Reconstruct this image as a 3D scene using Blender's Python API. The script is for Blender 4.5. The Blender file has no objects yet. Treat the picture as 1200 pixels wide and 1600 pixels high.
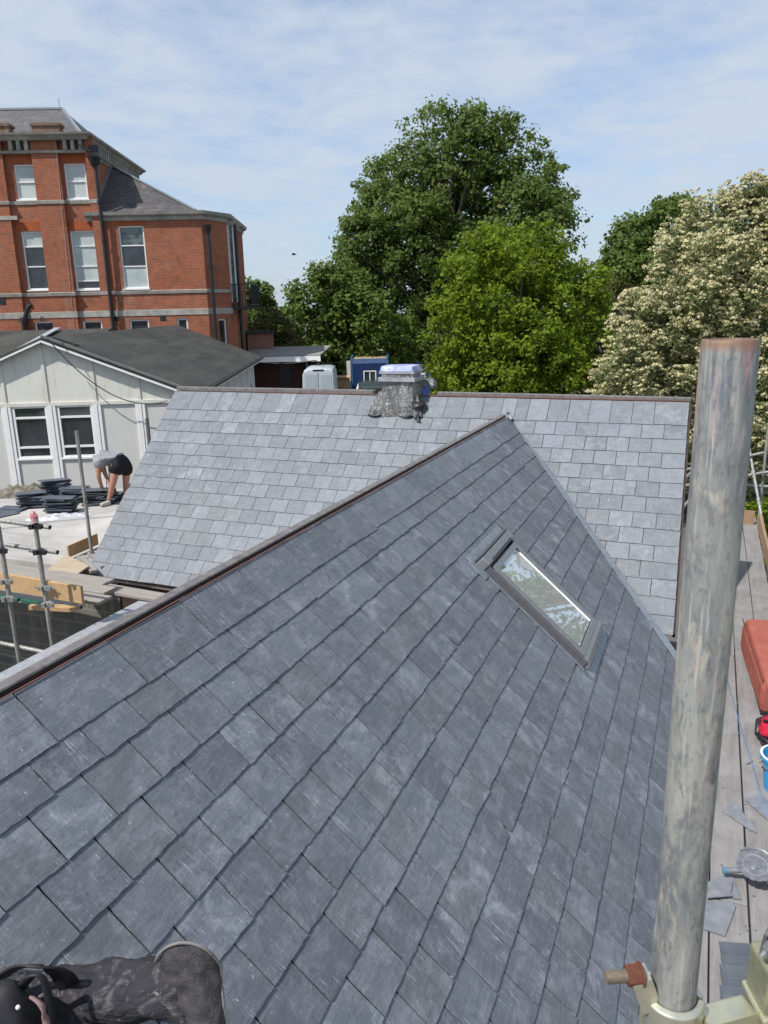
import bpy, bmesh, math, random
import numpy as np
from mathutils import Vector, Matrix, noise
R = math.radians
random.seed(7); rng = np.random.default_rng(7)
SC = bpy.context.scene
COL = SC.collection

# ------------------------------------------------------------------ camera
H = 6.0                                   # camera height above the yard
F_PX, PITCH, ROLL = 1210.0, 0.2571, -0.0242
CAM = Vector((0, 0, H))
fwd = Vector((0, math.cos(PITCH), -math.sin(PITCH)))
rt0 = Vector((1, 0, 0)); up0 = rt0.cross(fwd)
rt = math.cos(ROLL) * rt0 + math.sin(ROLL) * up0
up = -math.sin(ROLL) * rt0 + math.cos(ROLL) * up0
cd = bpy.data.cameras.new('camera'); cam = bpy.data.objects.new('camera', cd); COL.objects.link(cam)
cam.matrix_world = Matrix(((rt.x, up.x, -fwd.x, 0), (rt.y, up.y, -fwd.y, 0), (rt.z, up.z, -fwd.z, H), (0, 0, 0, 1)))
cd.sensor_width = 36; cd.sensor_fit = 'AUTO'; cd.lens = F_PX * 36 / 1600
cd.clip_start = 0.05; cd.clip_end = 5000
cd.dof.use_dof = True; cd.dof.focus_distance = 6.0; cd.dof.aperture_fstop = 22.0
SC.camera = cam

# ------------------------------------------------------------------ sky and sun
SUN_EL = R(53); SAZ = Vector((-0.80, -0.60, 0)).normalized()
SDIR = SAZ * math.cos(SUN_EL) + Vector((0, 0, math.sin(SUN_EL)))
w = bpy.data.worlds.new('World'); SC.world = w; w.use_nodes = True
nt = w.node_tree; nt.nodes.clear()
def N(t, **k):
    n = nt.nodes.new(t)
    for a, b in k.items(): setattr(n, a, b)
    return n
sky = N('ShaderNodeTexSky', sky_type='NISHITA', sun_disc=False, sun_elevation=SUN_EL,
        sun_rotation=math.atan2(SAZ.x, SAZ.y), air_density=1.0, dust_density=1.2, ozone_density=1.4)
tc = N('ShaderNodeTexCoord'); sep = N('ShaderNodeSeparateXYZ'); nt.links.new(tc.outputs['Generated'], sep.inputs[0])
def M_(op, a, b=None):
    n = N('ShaderNodeMath', operation=op)
    for i, v in enumerate((a, b)):
        if v is None: continue
        if isinstance(v, (int, float)): n.inputs[i].default_value = v
        else: nt.links.new(v, n.inputs[i])
    return n.outputs[0]
zz = M_('ADD', M_('MAXIMUM', sep.outputs[2], 0.0), 0.12)
cb = N('ShaderNodeCombineXYZ'); nt.links.new(M_('DIVIDE', sep.outputs[0], zz), cb.inputs[0]); nt.links.new(M_('DIVIDE', sep.outputs[1], zz), cb.inputs[1])
n1 = N('ShaderNodeTexNoise'); n1.inputs['Scale'].default_value = 1.1; n1.inputs['Detail'].default_value = 9; n1.inputs['Roughness'].default_value = .58; n1.inputs['Distortion'].default_value = .35
n2 = N('ShaderNodeTexNoise'); n2.inputs['Scale'].default_value = 5.5; n2.inputs['Detail'].default_value = 6; n2.inputs['Roughness'].default_value = .6
for n in (n1, n2): nt.links.new(cb.outputs[0], n.inputs['Vector'])
mixn = M_('ADD', M_('MULTIPLY', n1.outputs['Fac'], .68), M_('MULTIPLY', n2.outputs['Fac'], .32))
rmp = N('ShaderNodeMapRange'); rmp.inputs['From Min'].default_value = .39; rmp.inputs['From Max'].default_value = .565
rmp.inputs['To Min'].default_value = .44; rmp.inputs['To Max'].default_value = .97
nt.links.new(mixn, rmp.inputs['Value'])
mx = N('ShaderNodeMix', data_type='RGBA'); nt.links.new(rmp.outputs[0], mx.inputs['Factor'])
sk2 = N('ShaderNodeMix', data_type='RGBA', blend_type='MULTIPLY'); sk2.inputs['Factor'].default_value = 1
nt.links.new(sky.outputs[0], sk2.inputs['A']); sk2.inputs['B'].default_value = (.88, 1.0, 1.16, 1)
nt.links.new(sk2.outputs['Result'], mx.inputs['A']); mx.inputs['B'].default_value = (4.15, 4.8, 5.65, 1)
bg = N('ShaderNodeBackground'); bg.inputs['Strength'].default_value = 0.10
nt.links.new(mx.outputs['Result'], bg.inputs['Color'])
wo = N('ShaderNodeOutputWorld'); nt.links.new(bg.outputs[0], wo.inputs[0])
sl = bpy.data.lights.new('sun', 'SUN'); sl.energy = 3.7; sl.angle = R(0.6); sl.color = (1.0, .955, .89)
so = bpy.data.objects.new('sun', sl); COL.objects.link(so); so.rotation_euler = SDIR.to_track_quat('Z', 'Y').to_euler()
SC.view_settings.view_transform = 'Standard'; SC.view_settings.look = 'None'
SC.view_settings.exposure = 0.5; SC.view_settings.gamma = 1
SC.cycles.max_bounces = 6; SC.cycles.transparent_max_bounces = 8

# ------------------------------------------------------------------ frames and rays
PSI = -0.398
uu = Vector((math.cos(PSI), math.sin(PSI), 0)); nn = Vector((-uu.y, uu.x, 0))
def U(u, n, z): return uu * u + nn * n + Vector((0, 0, z + H))      # house frame, z measured from the camera
def ray(px, py): return fwd + rt * ((px - 600) / F_PX) + up * ((800 - py) / F_PX)
def AY(px, py, Y): v = ray(px, py); return CAM + v * (Y / v.y)
def AZ(px, py, z): v = ray(px, py); return CAM + v * (z / v.z)
def AN(px, py, n): v = ray(px, py); return CAM + v * (n / v.dot(nn))
def PLN(px, py, O, Nn): v = ray(px, py); return CAM + v * ((O - CAM).dot(Nn) / v.dot(Nn))

# ------------------------------------------------------------------ object helpers
def tag(o, label=None, cat=None, group=None, kind=None):
    if label: o['label'] = label
    if cat: o['category'] = cat
    if group: o['group'] = group
    if kind: o['kind'] = kind
    return o
def empty(name, loc=(0, 0, 0), rz=0, label=None, cat=None, group=None):
    o = bpy.data.objects.new(name, None); COL.objects.link(o); o.location = loc; o.rotation_euler = (0, 0, rz)
    o.empty_display_size = .2
    return tag(o, label, cat, group)
def copy_tree(o, parent=None):
    c = o.copy(); COL.objects.link(c); c.parent = parent
    for ch in [x for x in bpy.data.objects if x.parent == o]: copy_tree(ch, c)
    return c
def setuv(me):
    nv = len(me.vertices); nl = len(me.loops); npoly = len(me.polygons)
    if not npoly: return
    co = np.empty(nv * 3); me.vertices.foreach_get('co', co); co = co.reshape(-1, 3)
    li = np.empty(nl, int); me.loops.foreach_get('vertex_index', li)
    no = np.empty(npoly * 3); me.polygons.foreach_get('normal', no); no = np.abs(no.reshape(-1, 3))
    tot = np.empty(npoly, int); me.polygons.foreach_get('loop_total', tot)
    ax = np.repeat(np.argmax(no + np.array([0, 0, -.02]), 1), tot)
    P = co[li]; uv = np.where((ax == 0)[:, None], P[:, [1, 2]], np.where((ax == 1)[:, None], P[:, [0, 2]], P[:, [0, 1]]))
    l = me.uv_layers.new(name='UVMap'); l.data.foreach_set('uv', uv.astype(np.float32).ravel())
class MB:
    def __init__(s): s.v = []; s.f = []; s.m = []; s.c = []; s.mi = 0; s.col = None
    def add(s, vs, fs):
        b = len(s.v); s.v += [tuple(v) for v in vs]; s.f += [tuple(i + b for i in f) for f in fs]; s.m += [s.mi] * len(fs)
        s.c += [s.col or (.5, .5, .5)] * len(fs); return s
    def box(s, x0, x1, y0, y1, z0, z1, M=None, tx=1, ty=1):
        if x0 > x1: x0, x1 = x1, x0
        if y0 > y1: y0, y1 = y1, y0
        if z0 > z1: z0, z1 = z1, z0
        cx, cy = (x0 + x1) / 2, (y0 + y1) / 2
        vs = [Vector(p) for p in ((x0, y0, z0), (x1, y0, z0), (x1, y1, z0), (x0, y1, z0))] + \
             [Vector((cx + (a - cx) * tx, cy + (b - cy) * ty, z1)) for a, b in ((x0, y0), (x1, y0), (x1, y1), (x0, y1))]
        if M is not None: vs = [M @ v for v in vs]
        return s.add(vs, [(0, 3, 2, 1), (4, 5, 6, 7), (0, 1, 5, 4), (1, 2, 6, 5), (2, 3, 7, 6), (3, 0, 4, 7)])
    def bar(s, a, b, w, h, upv=(0, 0, 1)):
        a = Vector(a); b = Vector(b); d = (b - a); L = d.length; d.normalize(); u_ = Vector(upv); x = d.cross(u_).normalized(); z = x.cross(d)
        M = Matrix(((x.x, d.x, z.x, a.x), (x.y, d.y, z.y, a.y), (x.z, d.z, z.z, a.z), (0, 0, 0, 1)))
        return s.box(-w / 2, w / 2, 0, L, -h / 2, h / 2, M)
    def tube(s, pts, r, seg=14, cap=True, hollow=0):
        pts = [Vector(p) for p in pts]; rs = r if isinstance(r, (list, tuple)) else [r] * len(pts)
        rings = []; vs = []; pn = None
        for i, p in enumerate(pts):
            d = (pts[min(i + 1, len(pts) - 1)] - pts[max(i - 1, 0)]).normalized()
            if pn is None: a = Vector((0, 0, 1)) if abs(d.z) < .9 else Vector((1, 0, 0)); x = d.cross(a).normalized()
            else: x = (pn - d * pn.dot(d)).normalized()
            pn = x; y = d.cross(x)
            for k in range(seg):
                t = 2 * math.pi * k / seg; vs.append(p + (x * math.cos(t) + y * math.sin(t)) * rs[i])
        fs = []
        for i in range(len(pts) - 1):
            for k in range(seg):
                a = i * seg + k; b = i * seg + (k + 1) % seg; fs.append((a, b, b + seg, a + seg))
        if cap:
            if hollow:
                for e, (i0, sgn) in enumerate(((0, 1), (len(pts) - 1, -1))):
                    p = pts[i0]; d = (pts[1] - pts[0]).normalized() if e == 0 else (pts[-2] - pts[-1]).normalized()
                    b0 = len(vs)
                    for k in range(seg): vs.append(p + (vs[i0 * seg + k] - p) * hollow)
                    for k in range(seg): vs.append(vs[b0 + k] + d * min(.25, (pts[0] - pts[-1]).length * .4))
                    for k in range(seg):
                        a = i0 * seg + k; b = i0 * seg + (k + 1) % seg; c = b0 + (k + 1) % seg; q = b0 + k
                        fs.append((a, q, c, b) if e == 0 else (a, b, c, q))
                        fs.append((q, q + seg, c + seg, c) if e == 0 else (q, c, c + seg, q + seg))
                    fs.append(tuple(range(b0 + seg, b0 + 2 * seg)))
            else:
                fs.append(tuple(range(seg - 1, -1, -1))); b = (len(pts) - 1) * seg; fs.append(tuple(range(b, b + seg)))
        return s.add(vs, fs)
    def disc(s, c, ax, r, h, seg=24): c = Vector(c); ax = Vector(ax).normalized(); return s.tube([c - ax * h / 2, c + ax * h / 2], r, seg)
    def prism(s, poly, d):          # planar polygon extruded by vector d
        poly = [Vector(p) for p in poly]; d = Vector(d); n = len(poly); vs = poly + [p + d for p in poly]
        fs = [tuple(range(n - 1, -1, -1)), tuple(range(n, 2 * n))] + [(i, (i + 1) % n, n + (i + 1) % n, n + i) for i in range(n)]
        return s.add(vs, fs)
    def sweep(s, path, prof, closed=False):   # horizontal path (x,y), profile (out,z) ; out = right of travel
        n = len(path); vs = []; P = [Vector((p[0], p[1])) for p in path]
        for i in range(n):
            a = P[i] - P[i - 1] if i > 0 else None; b = P[i + 1] - P[i] if i < n - 1 else None
            if a is None: a = b
            if b is None: b = a
            na = Vector((a.y, -a.x)).normalized(); nb = Vector((b.y, -b.x)).normalized(); m = (na + nb).normalized(); k = 1 / max(.3, m.dot(na))
            for o, z in prof: vs.append((P[i].x + m.x * o * k, P[i].y + m.y * o * k, z))
        q = len(prof); fs = []
        for i in range(n - 1):
            for k in range(q):
                a = i * q + k; b = i * q + (k + 1) % q; fs.append((a, a + q, b + q, b))
        fs.append(tuple(range(q))); fs.append(tuple(range((n - 1) * q, n * q))[::-1])
        return s.add(vs, fs)
    def build(s, name, mat, parent=None, smooth=False, bevel=0, fix=True, sub=0):
        me = bpy.data.meshes.new(name); me.from_pydata(s.v, [], s.f)
        mats = mat if isinstance(mat, (list, tuple)) else [mat]
        for m in mats: me.materials.append(m)
        if len(mats) > 1: me.polygons.foreach_set('material_index', s.m)
        if any(c != (.5, .5, .5) for c in s.c):
            at = me.color_attributes.new('tone', 'FLOAT_COLOR', 'CORNER'); arr = []
            for c, f in zip(s.c, s.f): arr += [c[0], c[1], c[2], 1] * len(f)
            at.data.foreach_set('color', arr)
        if fix:
            bm = bmesh.new(); bm.from_mesh(me); bmesh.ops.recalc_face_normals(bm, faces=bm.faces); bm.to_mesh(me); bm.free()
        me.update(); setuv(me)
        if smooth: me.polygons.foreach_set('use_smooth', [True] * len(me.polygons))
        o = bpy.data.objects.new(name, me); COL.objects.link(o); o.parent = parent
        if bevel:
            b = o.modifiers.new('bevel', 'BEVEL'); b.width = bevel; b.segments = 2; b.limit_method = 'ANGLE'; b.angle_limit = R(40)
        if sub:
            b = o.modifiers.new('sub', 'SUBSURF'); b.levels = sub; b.render_levels = sub
        return o
def smooth_angle(o, ang=40):
    me = o.data; me.polygons.foreach_set('use_smooth', [True] * len(me.polygons))
    bm = bmesh.new(); bm.from_mesh(me)
    for e in bm.edges:
        if len(e.link_faces) == 2 and e.calc_face_angle(0) > R(ang): e.smooth = False
    bm.to_mesh(me); bm.free(); return o
def skin(name, verts, edges, radii, mat, parent=None, root=0, sub=2):
    me = bpy.data.meshes.new(name); me.from_pydata([tuple(v) for v in verts], edges, []); me.materials.append(mat)
    o = bpy.data.objects.new(name, me); COL.objects.link(o); o.parent = parent
    md = o.modifiers.new('skin', 'SKIN'); md.use_smooth_shade = True
    sv = me.skin_vertices[0].data if me.skin_vertices else None
    if sv is None:
        bm = bmesh.new(); bm.from_mesh(me); bm.verts.layers.skin.verify(); bm.to_mesh(me); bm.free(); sv = me.skin_vertices[0].data
    for i, r in enumerate(radii):
        sv[i].radius = r if isinstance(r, tuple) else (r, r); sv[i].use_root = (i == root)
    b = o.modifiers.new('sub', 'SUBSURF'); b.levels = sub; b.render_levels = sub
    return o

# ------------------------------------------------------------------ materials
class Mat:
    def __init__(s, name, rough=.7, spec=.4, metal=0):
        s.m = bpy.data.materials.new(name); s.m.use_nodes = True; s.t = s.m.node_tree
        s.b = s.t.nodes['Principled BSDF']; s.b.inputs['Roughness'].default_value = rough
        s.b.inputs['Specular IOR Level'].default_value = spec; s.b.inputs['Metallic'].default_value = metal
        s.tc = s.t.nodes.new('ShaderNodeTexCoord')
    def n(s, t, **k):
        n = s.t.nodes.new(t)
        for a, b in k.items(): setattr(n, a, b)
        return n
    def l(s, a, b): s.t.links.new(a, b)
    def coord(s, kind='Object', scale=(1, 1, 1), rot=(0, 0, 0)):
        mp = s.n('ShaderNodeMapping'); mp.inputs['Scale'].default_value = scale; mp.inputs['Rotation'].default_value = rot
        s.l(s.tc.outputs[kind], mp.inputs[0]); return mp.outputs[0]
    def noise(s, vec, scale, detail=5, rough=.6, dist=0, lo=.35, hi=.65):
        n = s.n('ShaderNodeTexNoise'); n.inputs['Scale'].default_value = scale; n.inputs['Detail'].default_value = detail
        n.inputs['Roughness'].default_value = rough; n.inputs['Distortion'].default_value = dist; s.l(vec, n.inputs['Vector'])
        r = s.n('ShaderNodeMapRange'); r.inputs['From Min'].default_value = lo; r.inputs['From Max'].default_value = hi
        s.l(n.outputs['Fac'], r.inputs['Value']); return r.outputs[0]
    def mix(s, f, a, b, blend='MIX'):
        m = s.n('ShaderNodeMix', data_type='RGBA', blend_type=blend)
        for k, v in (('Factor', f), ('A', a), ('B', b)):
            if isinstance(v, (int, float)): m.inputs[k].default_value = v
            elif isinstance(v, tuple): m.inputs[k].default_value = (*v[:3], 1)
            else: s.l(v, m.inputs[k])
        return m.outputs['Result']
    def math(s, op, a, b=0.0):
        n = s.n('ShaderNodeMath', operation=op)
        for i, v in enumerate((a, b)):
            if isinstance(v, (int, float)): n.inputs[i].default_value = v
            else: s.l(v, n.inputs[i])
        return n.outputs[0]
    def color(s, c):
        if isinstance(c, tuple): s.b.inputs['Base Color'].default_value = (*c[:3], 1)
        else: s.l(c, s.b.inputs['Base Color'])
        return s
    def bump(s, h, strength=.3, dist=.01):
        b = s.n('ShaderNodeBump'); b.inputs['Strength'].default_value = strength; b.inputs['Distance'].default_value = dist
        s.l(h, b.inputs['Height']); s.l(b.outputs[0], s.b.inputs['Normal']); return s
def plain(name, c, rough=.6, spec=.4, metal=0, var=.25, scale=6, c2=None, bump=0):
    m = Mat(name, rough, spec, metal); v = m.coord(); f = m.noise(v, scale, 6, .65)
    c2 = c2 or tuple(x * (1 - var) for x in c); m.color(m.mix(f, c2, c))
    if bump: m.bump(m.noise(v, scale * 6, 5), bump, .004)
    return m.m

def slate_mat(name, base, dust, streak_amt=.5, rough=.42, var=.6, smear=.5):
    m = Mat(name, rough, .45)
    at = m.n('ShaderNodeAttribute', attribute_name='tone'); sp = m.n('ShaderNodeSeparateXYZ'); m.l(at.outputs['Vector'], sp.inputs[0])
    uvm = m.n('ShaderNodeUVMap', uv_map='slate'); 
    off = m.n('ShaderNodeVectorMath', operation='MULTIPLY_ADD'); m.l(at.outputs['Vector'], off.inputs[0]); off.inputs[1].default_value = (37, 53, 29); m.l(uvm.outputs[0], off.inputs[2])
    def sc(vec, s3, rz=0):
        mp = m.n('ShaderNodeMapping'); mp.inputs['Scale'].default_value = s3; mp.inputs['Rotation'].default_value = (0, 0, rz); m.l(vec, mp.inputs[0]); return mp.outputs[0]
    v = off.outputs[0]
    tone = m.math('ADD', m.math('MULTIPLY', m.math('POWER', sp.outputs[0], 1.6), var), 1 - var * .36)
    c = m.n('ShaderNodeVectorMath', operation='SCALE'); c.inputs[0].default_value = base; m.l(tone, c.inputs['Scale'])
    tint = m.mix(m.math('MULTIPLY', sp.outputs[1], .45), c.outputs[0], (base[0] * 1.12, base[1] * 1.08, base[2] * .93))
    # broad chalky smears
    br = m.noise(v, 8, 8, .70, .45, .47, .68)
    col = m.mix(m.math('MULTIPLY', br, .48), tint, dust)
    sm = m.noise(v, 4.5, 8, .72, .7, .50, .66); pick = m.n('ShaderNodeMapRange'); pick.inputs['From Min'].default_value = .45; pick.inputs['From Max'].default_value = .75; m.l(sp.outputs[2], pick.inputs['Value'])
    col = m.mix(m.math('MULTIPLY', m.math('MULTIPLY', sm, pick.outputs[0]), smear), col, tuple(x * 1.25 for x in dust))
    # streaks along the grain
    st = m.noise(sc(v, (9, 70, 9), .25), 1.0, 7, .65, .5, .50, .82)
    col = m.mix(m.math('MULTIPLY', st, streak_amt), col, dust)
    # fine scratches in two directions
    s1 = m.noise(sc(v, (220, 8, 1), .7), 1.0, 3, .6, .8, .62, .70); s2 = m.noise(sc(v, (150, 7, 1), -.3), 1.0, 3, .6, .6, .62, .70)
    msk = m.noise(v, 6, 2, .5, 0, .45, .62)
    col = m.mix(m.math('MULTIPLY', m.math('MULTIPLY', m.math('MAXIMUM', s1, s2), msk), .9), col, tuple(x * 1.5 for x in dust))
    # small pale chips
    ch = m.noise(sc(v, (110, 38, 60), .3), 1, 4, .65, .4, .66, .70)
    col = m.mix(m.math('MULTIPLY', ch, .7), col, tuple(min(.8, x * 2) for x in dust))
    # dark damp mottling
    dk = m.noise(v, 13, 6, .72, .2, .50, .75); col = m.mix(m.math('MULTIPLY', dk, .5), col, tuple(x * .6 for x in base))
    m.color(col)
    rg = m.math('ADD', m.math('MULTIPLY', br, .25), rough); m.l(rg, m.b.inputs['Roughness'])
    hh = m.math('ADD', m.math('MULTIPLY', m.noise(sc(v, (6, 26, 6), .2), 1, 6, .6, .4, .3, .7), 1.0), m.math('MULTIPLY', m.noise(v, 55, 4, .6), .35))
    m.bump(hh, .55, .004)
    return m.m
M = {}
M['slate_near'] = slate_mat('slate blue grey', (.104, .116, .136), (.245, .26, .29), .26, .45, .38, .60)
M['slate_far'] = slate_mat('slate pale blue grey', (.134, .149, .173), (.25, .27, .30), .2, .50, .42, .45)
M['slate_loose'] = plain('loose slate', (.10, .115, .14), .5, .4, var=.4, scale=9)
def brick_mat(name, c1, c2, mortar, soot=.3, sx=1.0, bw=.215, rh=.075, ms=.010):
    m = Mat(name, .85, .2); v = m.coord('UV')
    b = m.n('ShaderNodeTexBrick'); b.inputs['Scale'].default_value = 1; b.inputs['Brick Width'].default_value = bw + .01; b.inputs['Row Height'].default_value = rh
    b.inputs['Mortar Size'].default_value = ms; b.inputs['Bias'].default_value = -.1; b.inputs['Mortar Smooth'].default_value = .1
    b.inputs['Color1'].default_value = (*c1, 1); b.inputs['Color2'].default_value = (*c2, 1); b.inputs['Mortar'].default_value = (*mortar, 1); m.l(v, b.inputs['Vector'])
    o = m.coord('Object')
    big = m.noise(o, .7, 6, .7, .3, .42, .68); col = m.mix(m.math('MULTIPLY', big, soot), b.outputs['Color'], tuple(x * .45 for x in c1))
    med = m.noise(o, 3.5, 6, .7, 0, .4, .75); col = m.mix(m.math('MULTIPLY', med, .5), col, tuple(min(1, x * 1.45) for x in c1))
    vert = m.noise(m.coord('Object', (1.6, 1.6, .12)), 1, 5, .7, 0, .56, .8); col = m.mix(m.math('MULTIPLY', vert, .6), col, (.30, .24, .20))
    m.color(col); m.bump(b.outputs['Fac'], -.4, .004); return m.m
M['brick'] = brick_mat('weathered red brick', (.34, .10, .045), (.19, .06, .034), (.26, .19, .15), .55)
M['brick_bright'] = plain('orange red rubbed brick', (.37, .10, .04), .85, .2, var=.25, scale=3)
M['brick_pier'] = brick_mat('new red brick', (.33, .12, .07), (.22, .08, .05), (.30, .27, .24), .2)
M['block'] = brick_mat('grey concrete block', (.13, .125, .11), (.10, .10, .09), (.19, .18, .16), .3, bw=.44, rh=.225, ms=.018)  # block colours darkened to put the overhang's shade into the wall
M['house_wall'] = brick_mat('brown red brick', (.30, .11, .07), (.22, .08, .05), (.32, .29, .26), .2)
def stone_mat():
    m = Mat('weathered pale stone', .8, .3); o = m.coord(); f = m.noise(o, 1.3, 7, .7, .2, .35, .72)
    col = m.mix(f, (.43, .41, .37), (.20, .19, .165)); f2 = m.noise(m.coord('Object', (3, 3, .5)), 1, 5, .7, 0, .5, .8)
    m.color(m.mix(m.math('MULTIPLY', f2, .6), col, (.13, .12, .11))); return m.m
M['stone'] = stone_mat()
M['old_slate'] = brick_mat('old grey slate', (.125, .12, .125), (.085, .083, .09), (.045, .045, .05), .25, bw=.26, rh=.2, ms=.012)
M['pent_slate'] = brick_mat('mottled old slate with lichen', (.10, .095, .095), (.07, .068, .072), (.035, .035, .04), .6, bw=.26, rh=.2, ms=.010)
M['white_paint'] = plain('white painted timber', (.78, .78, .77), .45, .4, var=.08, scale=4)
M['iron_black'] = plain('black cast iron', (.018, .018, .022), .45, .5, var=.3)
M['blind'] = plain('pale blind', (.55, .58, .56), .8, .2, var=.12, scale=2)
def glass_dark(name='dark window glass', c=(.015, .018, .022), r=.05):
    m = Mat(name, r, .8); o = m.coord(); m.color(m.mix(m.noise(o, 1.7, 4, .6), c, tuple(x * 2.5 for x in c))); return m.m
M['glass'] = glass_dark()
def felt_mat():
    m = Mat('dark grey roofing felt', .95, .15); o = m.coord('Object')
    c = m.mix(m.noise(o, .5, 6, .65, .4), (.075, .073, .068), (.045, .045, .042))
    c = m.mix(m.math('MULTIPLY', m.noise(m.coord('Object', (2, .25, 2)), 1, 5, .7, .3, .45, .65), .7), c, (.10, .098, .09))
    m.color(m.mix(m.math('MULTIPLY', m.noise(o, 30, 4, .7), .4), c, (.03, .03, .03))); return m.m
M['felt'] = felt_mat()
def panel_mat():
    m = Mat('stained cream panel', .75, .25); o = m.coord()
    f = m.noise(o, .9, 6, .65, .3, .45, .75); c = m.mix(m.math('MULTIPLY', f, .5), (.62, .615, .565), (.50, .47, .36))
    f = m.noise(m.coord('Object', (4, 4, .5)), 1, 6, .7, 0, .52, .8); m.color(m.mix(m.math('MULTIPLY', f, .7), c, (.30, .285, .22))); return m.m
M['panel'] = panel_mat()
M['panel_low'] = plain('pale off white panel', (.56, .55, .53), .7, .3, var=.08, scale=1.5)
def wood_mat(name, c1, c2, grain=(2, 26, 26), rough=.8):
    m = Mat(name, rough, .2); o = m.coord('Object', grain); f = m.noise(o, 1, 6, .65, .8, .3, .7)
    c = m.mix(f, c1, c2); d = m.noise(m.coord(), 5, 5, .7, 0, .5, .75); m.color(m.mix(m.math('MULTIPLY', d, .4), c, tuple(x * .55 for x in c1))); m.bump(f, .3, .002); return m.m
M['ply'] = wood_mat('fresh plywood', (.50, .35, .20), (.38, .24, .12))
M['board'] = wood_mat('weathered grey board', (.33, .30, .27), (.22, .20, .185), (26, 2, 26))
M['board_u'] = wood_mat('weathered grey board crossgrain', (.36, .325, .29), (.25, .225, .20), (2, 26, 26))
M['toe'] = wood_mat('brown toe board', (.34, .23, .15), (.25, .16, .10), (26, 2, 26))
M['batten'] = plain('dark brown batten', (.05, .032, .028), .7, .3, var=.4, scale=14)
M['red_felt'] = plain('faded red brown underlay edge', (.22, .10, .08), .8)
def deck_mat(axis):
    m = Mat('dusty deck board', .8, .25); o = m.coord('Object', (30, 2.2, 30) if axis == 'y' else (2.2, 30, 30))
    f = m.noise(o, 1, 6, .65, .6, .3, .7); c = m.mix(f, (.235, .222, .215), (.16, .15, .147))
    d = m.noise(m.coord(), 2.2, 6, .65, .8, .42, .68); c = m.mix(m.math('MULTIPLY', d, .6), c, (.30, .295, .295))
    s = m.noise(m.coord('Object', (40, 7, 7), (0, 0, .6)), 1, 4, .7, 1.2, .63, .72); c = m.mix(m.math('MULTIPLY', s, .7), c, (.10, .10, .105)); m.color(c); m.bump(f, .25, .002); return m.m
M['deck'] = deck_mat('y')
def platform_mat():
    m = Mat('dusty grey roof decking', .9, .15); o = m.coord()
    c = m.mix(m.noise(m.coord('Object', (1, 5, 1)), .8, 6, .65, .6, .35, .7), (.40, .385, .36), (.27, .262, .25))
    c = m.mix(m.noise(o, .33, 3, .5, .4, .46, .58), c, (.50, .48, .45)); c = m.mix(m.math('MULTIPLY', m.noise(o, 9, 6, .75, 0, .55, .75), .5), c, (.17, .16, .155)); m.color(c); return m.m
M['platform'] = platform_mat()
def lead_mat(name='lead flashing', c1=(.30, .33, .36), c2=(.19, .22, .25), r=.45):
    m = Mat(name, r, .5, .35); o = m.coord(); f = m.noise(o, 14, 6, .65, .6, .35, .65); m.color(m.mix(f, c1, c2)); m.bump(f, .3, .004); return m.m
M['lead'] = lead_mat()
M['lead_light'] = lead_mat('pale lead capping', (.42, .43, .45), (.30, .31, .33), .55)
M['ridge_grey'] = lead_mat('grey ridge batten top', (.22, .205, .20), (.13, .12, .12), .7)
def galv_mat(name, dirty=0.0):
    m = Mat(name, .55, .5, .35); v = m.coord('Object', (9, 9, 1.2))
    f = m.noise(v, 2.2, 7, .72, .4, .40, .60); c = m.mix(f, (.38, .37, .335), (.20, .215, .215))
    f2 = m.noise(m.coord('Object', (1, 1, .5)), 30, 7, .78, .3, .50, .62); c = m.mix(m.math('MULTIPLY', f2, .75), c, (.13, .14, .15))
    f3 = m.noise(m.coord('Object', (1, 1, .22)), 24, 6, .75, .5, .54, .64); c = m.mix(m.math('MULTIPLY', f3, .8), c, (.50, .46, .37))
    if dirty:
        sp = m.n('ShaderNodeSeparateXYZ'); m.l(m.tc.outputs['Object'], sp.inputs[0])
        top = m.n('ShaderNodeMapRange'); top.inputs['From Min'].default_value = -.16; top.inputs['From Max'].default_value = -.05; m.l(sp.outputs[2], top.inputs['Value'])
        s1 = m.noise(m.coord('Object', (1, 1, .13)), 75, 6, .75, .3, .45, .57)
        c = m.mix(m.math('MULTIPLY', m.math('MULTIPLY', top.outputs[0], s1), .8), c, (.10, .115, .15))
        pk = m.noise(m.coord('Object', (1, 1, .16)), 30, 4, .6, .6, .57, .66); c = m.mix(m.math('MULTIPLY', pk, .55), c, (.50, .22, .23))
        rim = m.n('ShaderNodeMapRange'); rim.inputs['From Min'].default_value = -.012; rim.inputs['From Max'].default_value = -.004; m.l(sp.outputs[2], rim.inputs['Value'])
        c = m.mix(m.math('MULTIPLY', rim.outputs[0], .85), c, (.28, .16, .10))
    f5 = m.noise(m.coord('Object', (1, 1, .35)), 130, 5, .75, .2, .55, .63); c = m.mix(m.math('MULTIPLY', f5, .55), c, (.10, .105, .11))
    f6 = m.noise(m.coord('Object', (1, 1, .04)), 210, 3, .6, .1, .60, .66); c = m.mix(m.math('MULTIPLY', f6, .5), c, (.50, .49, .46))
    m.color(c); m.bump(f2, .15, .001); return m.m
M['galv'] = galv_mat('galvanised tube'); M['galv_pole'] = galv_mat('worn galvanised tube with paint marks', 1)
M['zinc'] = plain('yellow zinc plated steel', (.66, .63, .46), .30, .6, .75, var=.35, scale=30, c2=(.50, .50, .44))
M['rust'] = plain('rusty steel', (.20, .075, .045), .75, .3, .2, var=.45, scale=60)
M['bolt'] = plain('dull threaded steel', (.36, .30, .24), .5, .5, .6, var=.3, scale=80)
M['steel'] = plain('bright steel', (.45, .45, .46), .3, .6, .85, var=.25, scale=40)
M['dark_metal'] = plain('dark grey coated aluminium', (.13, .13, .14), .38, .5, .3, var=.2, scale=20)
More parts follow.
